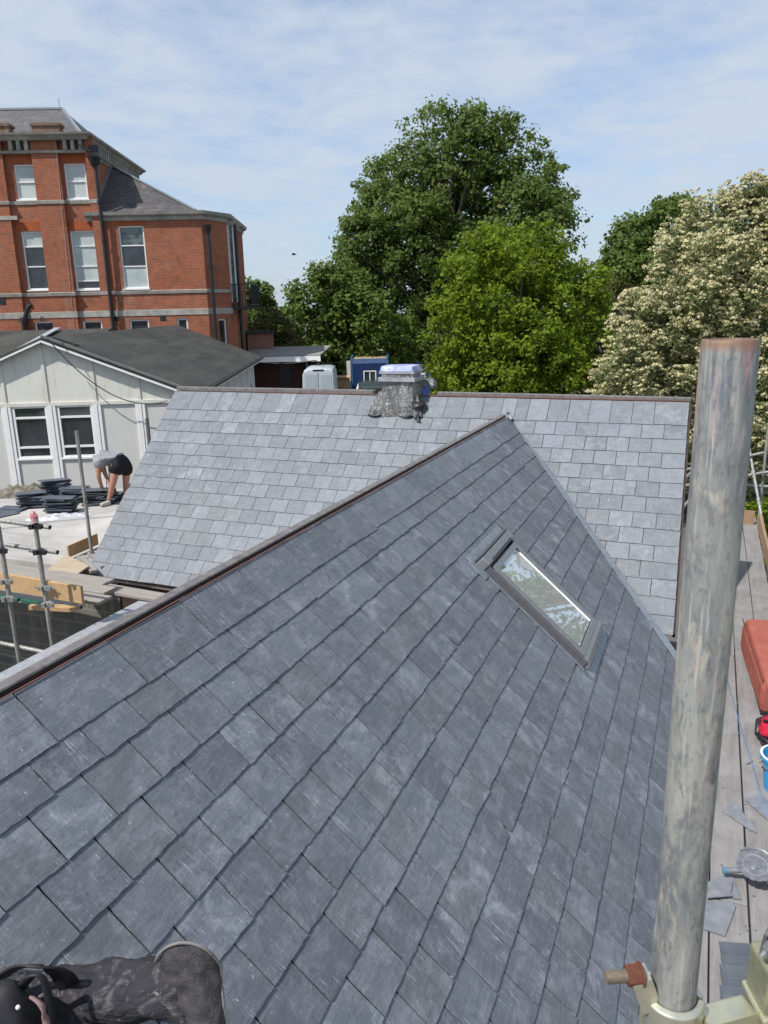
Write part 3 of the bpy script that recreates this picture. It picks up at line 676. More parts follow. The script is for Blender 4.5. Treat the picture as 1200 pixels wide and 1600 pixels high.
for h in h_gd: sash(bb, TB, *h, [.4], [D_, D_])
# wing
YW = .16
fp = [(0.0, YW), (FB.X(321, 430, YW), YW)]; xw = fp[1][0]; DX, DY = .95, 1.55; fp += [(xw + DX, YW + DY), (xw + DX, YW + 8.2)]
z_wc = FB.Z(245, 344, YW); z_wt = FB.Z(245, 332, YW)
h_w = [hole(188.5, 228.5, 352.5, 451, YW), hole(204, 234, 499, 540, YW), hole(278, 294.5, 497, 540, YW)]
mb = MB(); TW = lambda x, z, d: Vector((x, YW + d, z)); wallgrid(mb, TW, 0, xw, 0, z_wt, h_w, .14)
cl = math.hypot(DX, DY); cdx, cdy = DX / cl, DY / cl
TC = lambda x, z, d: Vector((xw + x * cdx - d * cdy, YW + x * cdy + d * cdx, z)); hc = [(.75, 1.35, z_w0 - 4.2, z_w0 - .25)]
wallgrid(mb, TC, 0, cl, 0, z_wt, hc, .14)
mb.add([Vector((*fp[2], 0)), Vector((*fp[3], 0)), Vector((*fp[3], z_wt)), Vector((*fp[2], z_wt))], [(0, 1, 2, 3)]); mb.build('wing_wall', M['brick'], bb, fix=False)
sash(bb, TW, *h_w[0], [.36, .69], [B_, D_, G_]); sash(bb, TW, *h_w[1], [.4], [D_, D_]); sash(bb, TW, *h_w[2], [.4], [D_, D_]); sash(bb, TC, *hc[0], [.45], [D_, D_])
mb = MB(); h = h_w[0]; mb.box(h[0] - .2, h[1] + .2, YW - .006, YW + .02, h[3] + .003, h[3] + .40); mb.build('lintel', M['brick_bright'], bb)
# bay on the far side with a tall glazed face and a balcony
bx0, by0 = fp[2]; bt = z_wt - .25
mb = MB(); mb.prism([(bx0, by0 + .35, 0), (bx0 + .18, by0 + .55, 0), (bx0 + .18, by0 + 2.2, 0), (bx0, by0 + 2.2, 0)], (0, 0, z_w1 + .3)); mb.build('bay_wall', M['brick'], bb)
bw = empty('bay_window', (0, 0, 0)); bw.parent = bb
mb = MB(); mb.prism([(bx0, by0 + .4, z_w1 + .3), (bx0 + .24, by0 + .7, z_w1 + .3), (bx0 + .24, by0 + 2, z_w1 + .3), (bx0, by0 + 2, z_w1 + .3)], (0, 0, bt - .2 - z_w1 - .3)); mb.build('pane', M['grefl'], bw)
mb = MB()
for x, y in ((bx0 + .03, by0 + .38), (bx0 + .26, by0 + .7)): mb.box(x - .05, x + .05, y - .05, y + .05, z_w1 + .3, bt - .2)
mb.build('frame', M['white_paint'], bw)
mb = MB(); mb.tube([(bx0 + .36, by0 + .7, 0), (bx0 + .36, by0 + .7, bt)], .09, 8); mb.build('dark_post', M['iron_black'], bb)
mb = MB(); mb.sweep([(bx0 - .1, by0 + .3), (bx0 + .32, by0 + .65), (bx0 + .34, by0 + 2.2)], [(0, bt - .22), (.1, bt - .1), (.14, bt), (-.3, bt + .02), (-.3, bt - .2)]); mb.build('bay_cornice', M['stone'], bb)
bal = empty('balcony', (0, 0, 0)); bal.parent = bb
mb = MB(); zb_ = z_w1 + .05; mb.box(bx0 - .1, bx0 + 1.05, by0 + .2, by0 + 4, zb_ - .12, zb_); mb.build('deck', M['iron_black'], bal)
mb = MB()
for i in range(8): x = bx0 - .05 + i * .155; mb.tube([(x, by0 + .25, zb_), (x, by0 + .25, zb_ + 1.15)], .018, 6)
for z in (zb_ + .1, zb_ + 1.15): mb.tube([(bx0 - .08, by0 + .25, z), (bx0 + 1.05, by0 + .25, z)], .025, 6); mb.tube([(bx0 + 1.05, by0 + .25, z), (bx0 + 1.05, by0 + 4, z)], .025, 6)
for i in range(14): y = by0 + .25 + i * .28; mb.tube([(bx0 + 1.05, y, zb_), (bx0 + 1.05, y, zb_ + 1.15)], .018, 6)
mb.build('railing', M['iron_black'], bal)
mb = MB(); mb.box(bx0 + .1, bx0 + 1.5, by0 + 5, by0 + 8, 0, z_w0 - 1.2); mb.build('rear_block', M['house_wall'], bb); mb = MB(); mb.box(bx0, bx0 + 1.6, by0 + 4.9, by0 + 8.1, z_w0 - 1.2, z_w0 - 1.05); mb.build('rear_roof', M['felt'], bb)
# stone bands
E_ = PB - .002
zig = [(XL, PB)]
for a, b in pil:
    if b > -.01: zig += [(a, PB), (a, 0), (0, 0)]
    else: zig += ([(a, PB)] if a > XL else []) + [(a, 0), (b, 0), (b, PB)]
zig[0:2] = [(XL, 0)] if pil[0][0] < XL + .01 else zig[0:2]
zig = [p for p in zig if p[0] >= XL]
def band(name, path, prof, mat): mb = MB(); mb.sweep(path, prof); return mb.build(name, mat, bb)
full = zig + [(0, YW)] if False else zig
band('string_course', full + [(0.02, YW)], [(-.02, z_s1b), (.05, z_s1b), (.07, z_s1), (-.02, z_s1 + .03)], M['stone'])
band('string_course', zig[:-1] + [(0, 0), (0.0, YW)] + fp[1:3] + [(bx0, by0 + .3)], [(-.02, z_s2 - .01), (.05, z_s2 - .01), (.08, z_s2t), (-.02, z_s2t + .03)], M['stone'])
band('stone_band', zig[:-1] + [(0, 0), (0.0, YW)] + fp[1:3] + [(bx0 + .02, by0 + .3)], [(-.02, z_w0), (.03, z_w0), (.035, z_w1), (-.02, z_w1 + .02)], M['stone'])
p = FB.P(13, 340.5); mb = MB(); mb.box(XL - .2, FB.X(27, 341, 0), -.03, .1, p.z - .09, p.z + .09); mb.build('stone_block_band', M['stone'], bb)
# main cornice with dentils
zc0, zc1 = FB.Z(160, 222), FB.Z(160, 208)
cpath = [(XL, 0), (0, 0), (0, SE), (-3, SE)]
band('cornice', cpath, [(-.3, zc0 + .10), (.18, zc0 + .10), (.30, zc0 + .24), (.42, zc0 + .30), (.45, zc1), (-.3, zc1 + .02)], M['stone'])
band('cornice_bed', cpath, [(-.25, zc0 - .44), (.05, zc0 - .44), (.08, zc0 - .33), (-.25, zc0 - .33)], M['stone'])
mb = MB(); x = XL + .1
while x < 0:
    if not any(a - .05 < x < b + .05 for a, b in pil[:2]): mb.box(x, x + .16, -.14, PB + .02, zc0 - .33, zc0 + .10)
    elif mb.v: mb.build('dentil_course', M['stone'], bb); mb = MB()
    x += .36
if mb.v: mb.build('dentil_course', M['stone'], bb)
mb = MB(); y = .1
while y < SE: mb.box(-.05, .17, y, y + .16, zc0 - .33, zc0 + .10); y += .36
mb.build('dentil_course', M['stone'], bb)
# parapet blocks, main roof
for a, b in ((FB.X(49, 200), FB.X(92, 200)), (FB.X(-30, 200), FB.X(13, 200))):
    mb = MB(); zt_ = FB.Z(70, 192); mb.box(a, b, .0, .6, zc1, zt_ - .12); mb.box(a - .06, b + .06, -.06, .66, zt_ - .12, zt_); mb.build('parapet_block', brick_mat('sooty brick', (.20, .12, .08), (.14, .09, .07), (.15, .13, .11), .6) if a > -6 else M['brick'], bb)
RY = 4.6; zr_ = FB.Z(98, 171, RY); xr_ = FB.X(98, 171, RY)
mb = MB(); e = zc1 - .05
mb.add([Vector((XL - 9, .25, e)), Vector((-.15, .25, e)), Vector((-.15, SE - .2, e)), Vector((XL - 9, SE - .2, e)), Vector((xr_, RY, zr_)), Vector((XL - 9, RY, zr_))], [(0, 1, 4, 5), (1, 2, 4), (2, 3, 5, 4)])
mb.build('roof', M['old_slate'], bb, fix=False)
mb = MB(); mb.bar((xr_, RY, zr_ + .03), (-.1, .3, e + .03), .16, .08); mb.bar((XL - 9, RY, zr_ + .04), (xr_, RY, zr_ + .04), .2, .1); mb.build('hip_lead', M['lead'], bb)
mb = MB(); mb.tube([(xr_ - .15, RY, zr_), (xr_ - .15, RY, zr_ + .5)], .012, 6); mb.build('finial_rod', M['iron_black'], bb)
# wing cornice and hipped roof
wpath = [(-.0, YW)] + fp[1:4]
band('wing_cornice', [(-.35, YW - .0)] + fp[1:4], [(-.3, z_wc), (.06, z_wc), (.10, z_wc + .16), (.26, z_wc + .24), (.30, z_wt + .04), (-.3, z_wt + .06)], M['stone'])
ay = 4.2; az = FB.Z(204, 259, ay)
ax_ = .02; cx_ = xw + .0
mb = MB(); zt2 = z_wt + .05
mb.add([Vector((.02, YW, zt2)), Vector((xw - .25, YW, zt2)), Vector((xw + .1, YW + 3.0, zt2)), Vector((xw - .1, YW + 8.2, zt2)), Vector((.02, YW + 8.2, zt2)), Vector((ax_, ay, az))], [(0, 1, 5), (1, 2, 5), (2, 3, 5), (3, 4, 5)])
mb.build('wing_roof', M['pent_slate'], bb, fix=False)
mb = MB(); mb.bar((.05, YW + .05, zt2 + .06), (.05, ay, az + .05), .16, .06); mb.bar((xw - .25, YW, zt2 + .05), (ax_, ay, az + .05), .14, .06); mb.build('wing_hip_lead', M['lead'], bb)
# rainwater goods and flues
def downpipe(px0, py0, px1, py1, y, r=.07, hop=.22):
    a = FB.P(px0, py0, y); b = FB.P(px1, py1, y); g = empty('downpipe', (0, 0, 0)); g.parent = bb; x = a.x
    mb = MB(); mb.tube([(x, y - .12, a.z), (x, y - .12, 0)], r, 8); z = a.z - 2
    while z > .5: mb.tube([(x, y - .12, z), (x, y - .12, z + .12)], r * 1.35, 8); z -= 1.8
    mb.build('pipe', M['iron_black'], g)
    mb = MB(); mb.tube([(x, y - .2, a.z - .35), (x, y - .2, a.z - .05), (x, y - .2, a.z)], [hop * .55, hop, hop * 1.05], 12); mb.build('hopper', M['iron_black'], g, smooth=False); return x, a.z
x_, z_ = downpipe(149, 247, 172, 490, 0, .085, .30); mb = MB(); mb.box(x_ - .25, x_ + .22, -.1, .0, z_ - .3, z_ + .55); mb.bar((x_ - .1, -.25, z_ + .25), (x_ - .65, -.3, z_ + .55), .12, .08); mb.build('hopper_box', M['iron_black'], bb)
downpipe(325, 352, 338, 500, YW, .085, .20)
for px in (181, 254.5): p = FB.P(px, 496.5, YW if px > 190 else YW); mb = MB(); mb.box(p.x - .14, p.x + .14, YW - .02, YW + .1, p.z - .14, p.z + .14); mb.build('air_vent', M['iron_black'], bb)
p = FB.P(3, 470, 0); mb = MB(); mb.box(p.x - .2, p.x + .18, -.02, .1, p.z - .18, p.z + .18); mb.build('air_vent', M['iron_black'], bb)
a, b, c = FB.P(49, 476, -.15), FB.P(38, 500, -.15), FB.P(37, 540, -.15); mb = MB(); mb.tube([a, FB.P(44, 480, -.15), b, c], .11, 10); mb.tube([FB.P(38, 497, -.15), FB.P(37, 505, -.15)], .2, 10); mb.build('soil_pipe', M['iron_black'], bb)
mb = MB(); mb.tube([FB.P(86, 215, -.03), FB.P(95, 312, -.03), FB.P(117, 520, -.03)], .012, 5); mb.build('lightning_strip', M['lead_light'], bb)

# ================================================================== the white hut
FH = Frame(62, 20.8, R(2.4))
hut = empty('classroom_hut', FH.o, FH.yaw, 'long single storey cream panelled hut with dark felt roof and white framed windows', 'hut')
za = FH.Z(62, 527); ze = FH.Z(135, 629.5); xr = FH.X(305, 612); zeR = FH.Z(305, 613); LH = 16.5; xl_ = -xr * 1.0
slope = (za - zeR) / xr
z_er = za - slope * xr
def hx(px, py=640): return FH.X(px, py)
cols = [hx(10), hx(80), hx(151), hx(220)]; stp = cols[2] - cols[1]; colsL = [cols[0] - stp * i for i in (1, 2)]
wins = [(hx(19.5), hx(73), FH.Z(45, 716), FH.Z(45, 635)), (hx(90), hx(144), FH.Z(115, 714), FH.Z(115, 633))]
mb = MB(); TH = lambda x, z, d: Vector((x, d, z)); wallgrid(mb, TH, xl_ + .35, xr - .35, 0, ze, wins, .06)
mb.build('wall', M['panel_low'], hut, fix=False)
mb = MB(); x1 = xr - .3
for a, b in [(colsL[1], colsL[0]), (colsL[0], cols[0]), (cols[0] - .0, FH.X(68, 580)), (FH.X(68, 580), cols[2]), (cols[2], cols[3]), (cols[3], x1)]:
    za_, zb_2 = za - abs(a) * slope - .08, za - abs(b) * slope - .08
    mb.prism([(a + .02, .0, ze + .03), (b - .02, .0, ze + .03), (b - .02, .0, max(zb_2, ze + .04)), (a + .02, .0, max(za_, ze + .04))], (0, .04, 0))
mb.build('gable_panel', M['panel'], hut)
mb = MB(); mb.box(xl_ + .3, x1, -.05, .05, ze - .05, ze + .04); mb.build('gable_rail', M['panel'], hut)
for c in [FH.X(68, 580)] + [colsL[0], cols[0], cols[2], cols[3]]:
    mb = MB(); mb.box(c - .05, c + .04, -.03, .03, ze + .04, za - abs(c) * slope - .1); mb.build('cover_strip', M['panel'], hut)
for c in colsL + cols:
    mb = MB()
    for k in range(3): mb.box(c - .13 + k * .088, c - .13 + k * .088 + .078, -.045 - .015 * (k == 1), .02, 0, ze - .051)
    mb.build('column', M['white_paint'], hut)
for h in wins: sash(hut, TH, h[0], h[1], h[2], h[3], [.21, .78], [D_, D_, D_], depth=.03, fw=.05, sill=.05)
mb = MB()
for c in (colsL + cols)[:-1]: mb.box(c + .14, c + stp - .14, -.012, .003, 0, ze - .06) if False else None
# side wall with posts and windows
mb = MB(); TS = lambda y, z, d: Vector((xr - .35 - d, y, z)); zsd = z_er - .1; sh = [(y0, y0 + .85, 1.6, 2.9) for y0 in np.arange(1.2, LH - 1, 1.9)]
wallgrid(mb, TS, 0, LH, 0, zsd, sh, .05); mb.add([Vector((xr - .35, LH, 0)), Vector((xl_ + .35, LH, 0)), Vector((xl_ + .35, LH, zsd)), Vector((0, LH, za - .1)), Vector((xr - .35, LH, zsd))], [(0, 1, 2, 3, 4)])
mb.add([Vector((xl_ + .35, 0, 0)), Vector((xl_ + .35, 0, zsd)), Vector((xl_ + .35, LH, zsd)), Vector((xl_ + .35, LH, 0))], [(0, 1, 2, 3)]); mb.build('side_wall', M['panel_low'], hut, fix=False)
for h in sh[2:]: sash(hut, TS, *h, [.7], [D_, D_], depth=.03, fw=.05, sill=0)
for y in np.arange(.5, LH, 1.9): mb = MB(); mb.box(xr - .36, xr - .28, y, y + .14, 0, zsd); mb.build('column', M['white_paint'], hut)
# roof: felt slopes with verge and eave boards
mb = MB(); ov = .42
xe = xr + .05; ov = .16; zee = za - slope * xe; th = .09
mb.prism([(0, -ov, za), (xe, -ov, zee), (xe, -ov, zee - th), (0, -ov, za - th)], (0, LH + ov * 2, 0)); mb.prism([(0, -ov, za), (-xe, -ov, zee), (-xe, -ov, zee - th), (0, -ov, za - th)], (0, LH + ov * 2, 0))
mb.build('roof', M['felt'], hut)
mb = MB(); yk = 3.2; mb.prism([(-.5, yk + 4.6, za + .06), (-.5, yk, za - .9), (-.5, yk + 9.2, za - .9)], (-14, 0, 0)); mb.build('cross_roof', M['felt'], hut)
mb = MB(); a, b = FH.P(44, 513, 7.7), FH.P(24, 534, 3.4); mb.bar((-2.3, 7.6, za + .12), (-2.7, 4.2, za - .62), .22, .03); mb.build('valley_strip', M['lead_light'], hut)
mb = MB(); s_ = slope
mb.bar((0, -ov - .03, za - .10), (xe, -ov - .03, zee - .10), .05, .045); mb.bar((0, -ov - .03, za - .10), (-xe, -ov - .03, zee - .10), .05, .045); mb.build('verge_trim', M['white_paint'], hut)
mb = MB(); mb.bar((0, -ov + .03, za + .03), (xe, -ov + .03, zee + .03), .12, .05); mb.build('verge_upstand', plain('grey felt edging', (.16, .155, .15), .9), hut)
mb = MB(); mb.tube([(xe + .04, -ov, zee - .06), (xe + .04, LH + ov, zee - .06)], .055, 8); mb.build('gutter', M['iron_black'], hut); mb = MB(); mb.box(xe - .08, xe - .05, -ov, LH + ov, zee - .22, zee - .10); mb.build('fascia', M['white_paint'], hut)
# overhead wires
def wire(name, pts_fn, r, label):
    mb = MB(); mb.tube(pts_fn, r, 6); return tag(mb.build(name, M['iron_black']), label, 'cable')
def sag(a, b, s, n=24): return [a.lerp(b, i / n) - Vector((0, 0, s * 4 * (i / n) * (1 - i / n))) for i in range(n + 1)]
Wd = lambda px, py, y: FH.o + FH.x * FH.P(px, py, y).x + FH.y * y + Vector((0, 0, FH.P(px, py, y).z))
wire('cable', sag(Wd(74, 529, -.5), Wd(262, 626, -.25), .62), .014, 'black cable drooping across the cream gable of the hut')
wire('cable', sag(Wd(82, 527, -.48), Wd(400, 560, 14.5), .55), .018, 'thin dark wire running over the dark felt roof of the hut')
mb = MB(); mb.tube([Wd(60, 540, -.3), Wd(70, 530, -.45), Wd(71, 537, -.2)], .02, 6); mb.build('bracket', M['iron_black'], None) if False else None

# ================================================================== yard: shed, van, pick-up, cabins
def FR(px, Y, yaw=0): f = Frame(px, Y, yaw); return f
fs_ = FR(455, 44, R(-2)); shed = empty('brown_shed', fs_.o, fs_.yaw, 'dark brown timber shed with a flat pale felt roof behind the hut', 'shed')
x0, x1 = fs_.X(385, 560), fs_.X(490, 560); zt = fs_.Z(450, 558); dw = (fs_.X(436, 580), fs_.X(455, 580), 0, fs_.Z(445, 568))
mb = MB(); wallgrid(mb, T0, x0, x1, 0, zt, [dw], .1); mb.add([(x1, 0, 0), (x1, 4.4, 0), (x1, 4.4, zt), (x1, 0, zt)], [(0, 1, 2, 3)]); mb.build('wall', wood_mat('dark brown boarding', (.055, .022, .018), (.035, .016, .014), (12, 12, 1)), shed, fix=False)
mb = MB(); mb.box(dw[0], dw[1], .08, .1, 0, dw[3]); mb.build('door', M['iron_black'], shed)
mb = MB(); mb.add([(x0 - .4, -.6, zt + .05), (x1 + .45, -.6, zt + .05), (x1 + .6, 4.0, zt + .33), (x0 - .2, 4.0, zt + .33)], [(0, 1, 2, 3)]); o = mb.build('roof', plain('pale mineral felt', (.27, .26, .245), .9, .2, scale=3), shed); o.modifiers.new('s', 'SOLIDIFY').thickness = .08
mb = MB(); mb.box(x0 - .4, x1 + .45, -.64, -.60, zt - .22, zt + .06); mb.build('fascia', M['white_paint'], shed)
mb = MB(); mb.box(x1 + .25, x1 + .33, -.3, -.2, 0, zt); mb.box(x1 - .4, x1 - .32, -.3, -.2, 0, zt); mb.build('post', plain('grey post', (.25, .25, .24)), shed)
mb = MB(); mb.box(dw[0] - .9, dw[0] - .6, -.02, .0, 1.4, 1.48); mb.build('sign_plate', M['white_paint'], shed)
# van
fv = FR(493, 40.5, R(1)); van = empty('panel_van', fv.o, fv.yaw, 'pale grey panel van seen from behind, parked by the brown shed', 'van')
paint = plain('pale grey blue van paint', (.47, .52, .56), .3, .5, var=.08, scale=1); 
def van_section(w, h, y):                # rounded section
    return [(-w, y, .35), (-w, y, 1.15), (-w * .93, y, h - .28), (-w * .82, y, h - .07), (-w * .6, y, h), (w * .6, y, h), (w * .82, y, h - .07), (w * .93, y, h - .28), (w, y, 1.15), (w, y, .35)]
hv = fv.Z(497, 576.5)
mb = MB(); secs = [van_section(.86, hv - .04, 0), van_section(.89, hv, .15), van_section(.89, hv, 3.0), van_section(.85, hv - .15, 3.3), van_section(.82, 1.45, 3.9), van_section(.80, 1.1, 4.3)]
vs = [p for s in secs for p in s]; fs = [(i * 10 + k, i * 10 + k + 1, i * 10 + 11 + k, i * 10 + 10 + k) for i in range(5) for k in range(9)] + [tuple(range(10)), tuple(range(50, 60))[::-1]]
fs += [(i * 10 + 9, i * 10, i * 10 + 10, i * 10 + 19) for i in range(5)]
mb.add(vs, fs); o = mb.build('body', paint, van, bevel=.03); smooth_angle(o, 35)
for sx in (-1, 1):
    mb = MB(); mb.box(.03 if sx > 0 else -.76, .76 if sx > 0 else -.03, -.035, -.01, .5, hv - .16); d = mb.build('rear_door', paint, van, bevel=.01)
    mb = MB(); mb.box(.12 if sx > 0 else -.68, .68 if sx > 0 else -.12, -.048, -.036, 1.45, hv - .3); mb.build('window', plain('pale rear glass', (.40, .45, .48), .2, .8, var=.1), d)
    mb = MB(); mb.box(sx * .78, sx * .89, -.04, .06, .85, 1.4); mb.build('tail_light', plain('red lens', (.30, .02, .02), .2), van)
    mb = MB(); mb.box(sx * .88, sx * 1.1, 3.3, 3.4, 1.4, 1.75); mb.build('wing_mirror', M['iron_black'], van)
    for y in (.8, 3.4): mb = MB(); mb.disc((sx * .82, y, .35), (1, 0, 0), .35, .22, 20); mb.build('wheel', M['iron_black'], van)
mb = MB(); mb.box(-.9, .9, -.12, .02, .38, .55); mb.build('bumper', M['iron_black'], van)
mb = MB(); mb.box(-.28, .28, -.02, .05, hv - .1, hv - .03); mb.build('brake_light', plain('dark lens', (.06, .01, .01), .2), van)
# blue container office
fc_ = FR(575, 52, R(-2)); ct = empty('blue_cabin', fc_.o, fc_.yaw, 'tall blue corrugated site cabin with a yellowed mossy roof and one window', 'site cabin')
x0, x1 = fc_.X(550, 590), fc_.X(606, 590); zt = fc_.Z(575, 568); wn = (fc_.X(568, 590), fc_.X(588, 590), fc_.Z(578, 599), fc_.Z(578, 579))
blue = plain('blue painted steel', (.022, .055, .19), .5, .4, var=.25, scale=2); M['blue'] = blue; LC = 9.5
mb = MB(); n_ = 30
for i in range(n_):
    a = x0 + (x1 - x0) * i / n_; b = x0 + (x1 - x0) * (i + .55) / n_
    if wn[0] - .1 < (a + b) / 2 < wn[1] + .1: mb.box(a, b, -.03, .0, wn[3] + .06, zt); mb.box(a, b, -.03, 0, 0, wn[2] - .06)
    else: mb.box(a, b, -.03, 0, 0, zt)
wallgrid(mb, T0, x0, x1, 0, zt, [wn], .06); mb.add([(x1, 0, 0), (x1, LC, 0), (x1, LC, zt), (x1, 0, zt)], [(0, 1, 2, 3)]); mb.add([(x0, 0, 0), (x0, LC, 0), (x0, LC, zt), (x0, 0, zt)], [(0, 1, 2, 3)]); mb.build('wall', blue, ct, fix=False)
sash(ct, T0, *wn, [], [D_], depth=.02, fw=.07, sill=0); mb = MB(); mb.box((wn[0] + wn[1]) / 2 - .03, (wn[0] + wn[1]) / 2 + .03, -.01, .03, wn[2], wn[3]); mb.build('mullion', M['white_paint'], ct)
mb = MB(); mb.box(x0 - .05, x1 + .05, -.05, .0, zt, zt + .32); mb.build('roof_rail', plain('pale blue steel', (.10, .16, .34), .5), ct)
mb = MB(); mb.add([(x0, .02, zt + .33), (x1, .02, zt + .33), (x1, LC, zt + .42), (x0, LC, zt + .42)], [(0, 1, 2, 3)]); o = mb.build('roof', plain('yellowed mossy roof', (.42, .34, .20), .9, .2, c2=(.22, .20, .15), scale=4), ct); o.modifiers.new('s', 'SOLIDIFY').thickness = .05
turq = plain('turquoise corner post', (.03, .18, .30), .5)
for x in (x0 - .06, x1 - .06): 
    mb = MB(); mb.box(x, x + .12, -.06, .05, 0, zt + .5); mb.box(x, x + .12, LC - .05, LC + .06, 0, zt + .62); mb.box(x + .02, x + .1, .05, LC - .05, zt + .40, zt + .5); mb.build('corner_post', turq, ct)
mb = MB(); mb.box(x0 - .32, x0 - .07, -.1, .1, 0, zt + .2); mb.build('end_panel', M['panel_low'], ct)
# lower blue cabin
f2 = FR(638, 55, R(-2)); c2 = empty('blue_cabin', f2.o, f2.yaw, 'low dark blue cabin with white stripes by the door, right of the tall blue cabin', 'site cabin')
x0, x1 = f2.X(606, 590), f2.X(672, 590); zt = f2.Z(640, 577)
mb = MB(); mb.box(x0, x1, 0, 6, 0, zt); mb.build('wall', blue, c2)
mb = MB(); mb.box(x0 - .1, x1 + .1, -.1, 6, zt, zt + .08); mb.build('roof', plain('dusty blue roof', (.07, .09, .17), .6), c2)
mb = MB()
for i in range(4): z = f2.Z(660, 584 + i * 4.2); x = f2.X(657, 590); mb.box(x, x + .35, -.02, 0.0, z - .06, z + .06)
mb.build('stripe_sign', M['white_paint'], c2)
# pick-up behind the ridge
fp_ = FR(575, 49.5, R(0)); pk = empty('pickup_truck', fp_.o, 0, 'dark pick-up with red tail lights in front of the tall blue cabin', 'pick-up')
dk = plain('dark green grey car paint', (.03, .045, .05), .25, .5); hp = fp_.Z(575, 597.5); wpk = .92
mb = MB(); secs = [[(-wpk, y, .4), (-wpk, y, 1.05), (-wpk * .8, y, h), (wpk * .8, y, h), (wpk, y, 1.05), (wpk, y, .4)] for y, h in ((0, 1.1), (.25, hp), (1.9, hp), (2.7, 1.15), (4.2, 1.0))]
vs = [p for s in secs for p in s]; fs = [(i * 6 + k, i * 6 + (k + 1) % 6, i * 6 + 6 + (k + 1) % 6, i * 6 + 6 + k) for i in range(4) for k in range(6)] + [tuple(range(6)), tuple(range(24, 30))[::-1]]
mb.add(vs, fs); mb.build('body', dk, pk, bevel=.03); mb = MB(); mb.add([(-.66, .03, 1.16), (.66, .03, 1.16), (.60, .20, hp - .12), (-.60, .20, hp - .12)], [(0, 1, 2, 3)]); mb.build('rear_window', plain('green tinted glass', (.07, .10, .10), .1, .8), pk)
for sx in (-1, 1):
    mb = MB(); mb.box(sx * .68, sx * .93, -.03, .03, .85, 1.08); mb.build('tail_light', plain('red lens', (.35, .02, .02), .2), pk)
    for y in (.8, 3.4): mb = MB(); mb.disc((sx * .85, y, .36), (1, 0, 0), .36, .22, 20); mb.build('wheel', M['iron_black'], pk)
# brown bin / boxes between van and cabin
q = AY(531, 603, 50); mb = MB(); mb.box(q.x - .75, q.x + .6, 49.8, 51, 0, q.z + .5, tx=.95, ty=.95); mb.box(q.x - .85, q.x + .7, 49.7, 51.1, q.z + .5, q.z + .58); tag(mb.build('storage_box', M['ply'], bevel=.02), 'tan wooden box beside the pale grey van', 'box')
wire('cable', sag(AY(400, 566, 42.5), AY(490, 563, 42.5), .12) + sag(AY(490, 563, 42.5), AY(548, 558, 51), .25), .03, 'pale cable slung along the brown shed to the tall blue cabin')
#@@PART4
# ================================================================== flat roof platform on the left
ZP = -3.32
plat = empty('flat_roof_extension', U(-9.6, 9.5, -H), PSI, 'unfinished flat roofed block extension with dusty grey decking, slates stacked on top', 'extension')
def LP(u, n, z): return Vector((u + 9.6, n - 9.5, z + H))
def pbox(mb, u0, u1, n0, n1, z0, z1): a = LP(u0, n0, z0); b = LP(u1, n1, z1); return mb.box(a.x, b.x, a.y, b.y, a.z, b.z)
mb = MB(); mb.prism([LP(-16, 7.62, ZP - .12), LP(-7.75, 7.62, ZP - .12), LP(-7.75, 12.9, ZP - .12), LP(-16, 9.6, ZP - .12)], (0, 0, .12)); mb.build('deck', M['platform'], plat)
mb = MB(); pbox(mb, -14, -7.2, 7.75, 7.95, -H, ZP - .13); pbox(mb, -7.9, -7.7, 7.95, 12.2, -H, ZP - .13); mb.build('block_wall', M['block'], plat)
mb = MB(); pbox(mb, -6.55, -5.75, 7.50, 7.735, -H, ZP - .32); mb.build('brick_pier', M['brick_pier'], plat)
mb = MB(); pbox(mb, -7.15, -4.45, 7.74, 7.78, -H, -3.5); mb.build('recess_shade_sheet', M['batten'], plat)  # near-black sheet stands in for the shade at the back of the recess
def thing_box(name, pts, d, mat, label, cat, group=None, bevel=.002):
    mb = MB(); mb.prism(pts, d); return tag(mb.build(name, mat, bevel=bevel), label, cat, group)
def plank(name, a, b, w, h, mat, label, cat='board', group=None, upv=(0, 0, 1)):
    a = Vector(a); b = Vector(b); L = (b - a).length; mid = (a + b) / 2; d = (b - a).normalized(); x = d.cross(Vector(upv)).normalized(); z = x.cross(d)
    mb = MB(); mb.box(-w / 2, w / 2, -L / 2, L / 2, -h / 2, h / 2); o = mb.build(name, mat, bevel=.004)
    o.matrix_world = Matrix(((x.x, d.x, z.x, mid.x), (x.y, d.y, z.y, mid.y), (x.z, d.z, z.z, mid.z), (0, 0, 0, 1))); return tag(o, label, cat, group)
SB = 'scaffold boards around the flat roof'
plank('scaffold_board', U(-12.0, 7.26, ZP + .06), U(-4.75, 7.02, ZP - .01), .225, .038, M['board'], 'long weathered scaffold board running across to the eave of the big slate roof', group=SB)
plank('scaffold_board', U(-5.965, 1.5, -3.32), U(-5.965, 6.86, -3.32), .24, .038, M['lead_light'], 'pale grey board running alongside the ridge of the near slate roof', group=SB)
for i, (n_, z, u0, u1, lb) in enumerate(((6.22, -3.13, -11, -6.45, 'dark scaffold board directly behind the plywood toe board'), (6.47, -3.135, -11, -6.2, 'second dark scaffold board behind the plywood toe board'), (6.72, -3.13, -11, -6.35, 'third dark scaffold board behind the plywood toe board'), (6.97, -3.14, -11, -6.6, 'fourth dark scaffold board, beside the long weathered one'))):
    plank('scaffold_board', U(u0, n_, z - .03), U(u1, n_ - .02, z - .03), .225, .038, M['board'], lb, group=SB)
plank('toe_board', U(-10.5, 5.99, -2.82), U(-6.10, 6.02, -2.93), .038, .20, M['ply'], 'light plywood toe board fixed behind the two left scaffold uprights', 'toe board')
plank('timber_bearer', U(-6.75, 5.9, -3.10), U(-6.25, 6.05, -3.12), .1, .05, M['ply'], 'short timber under the end of the light plywood toe board', 'timber')
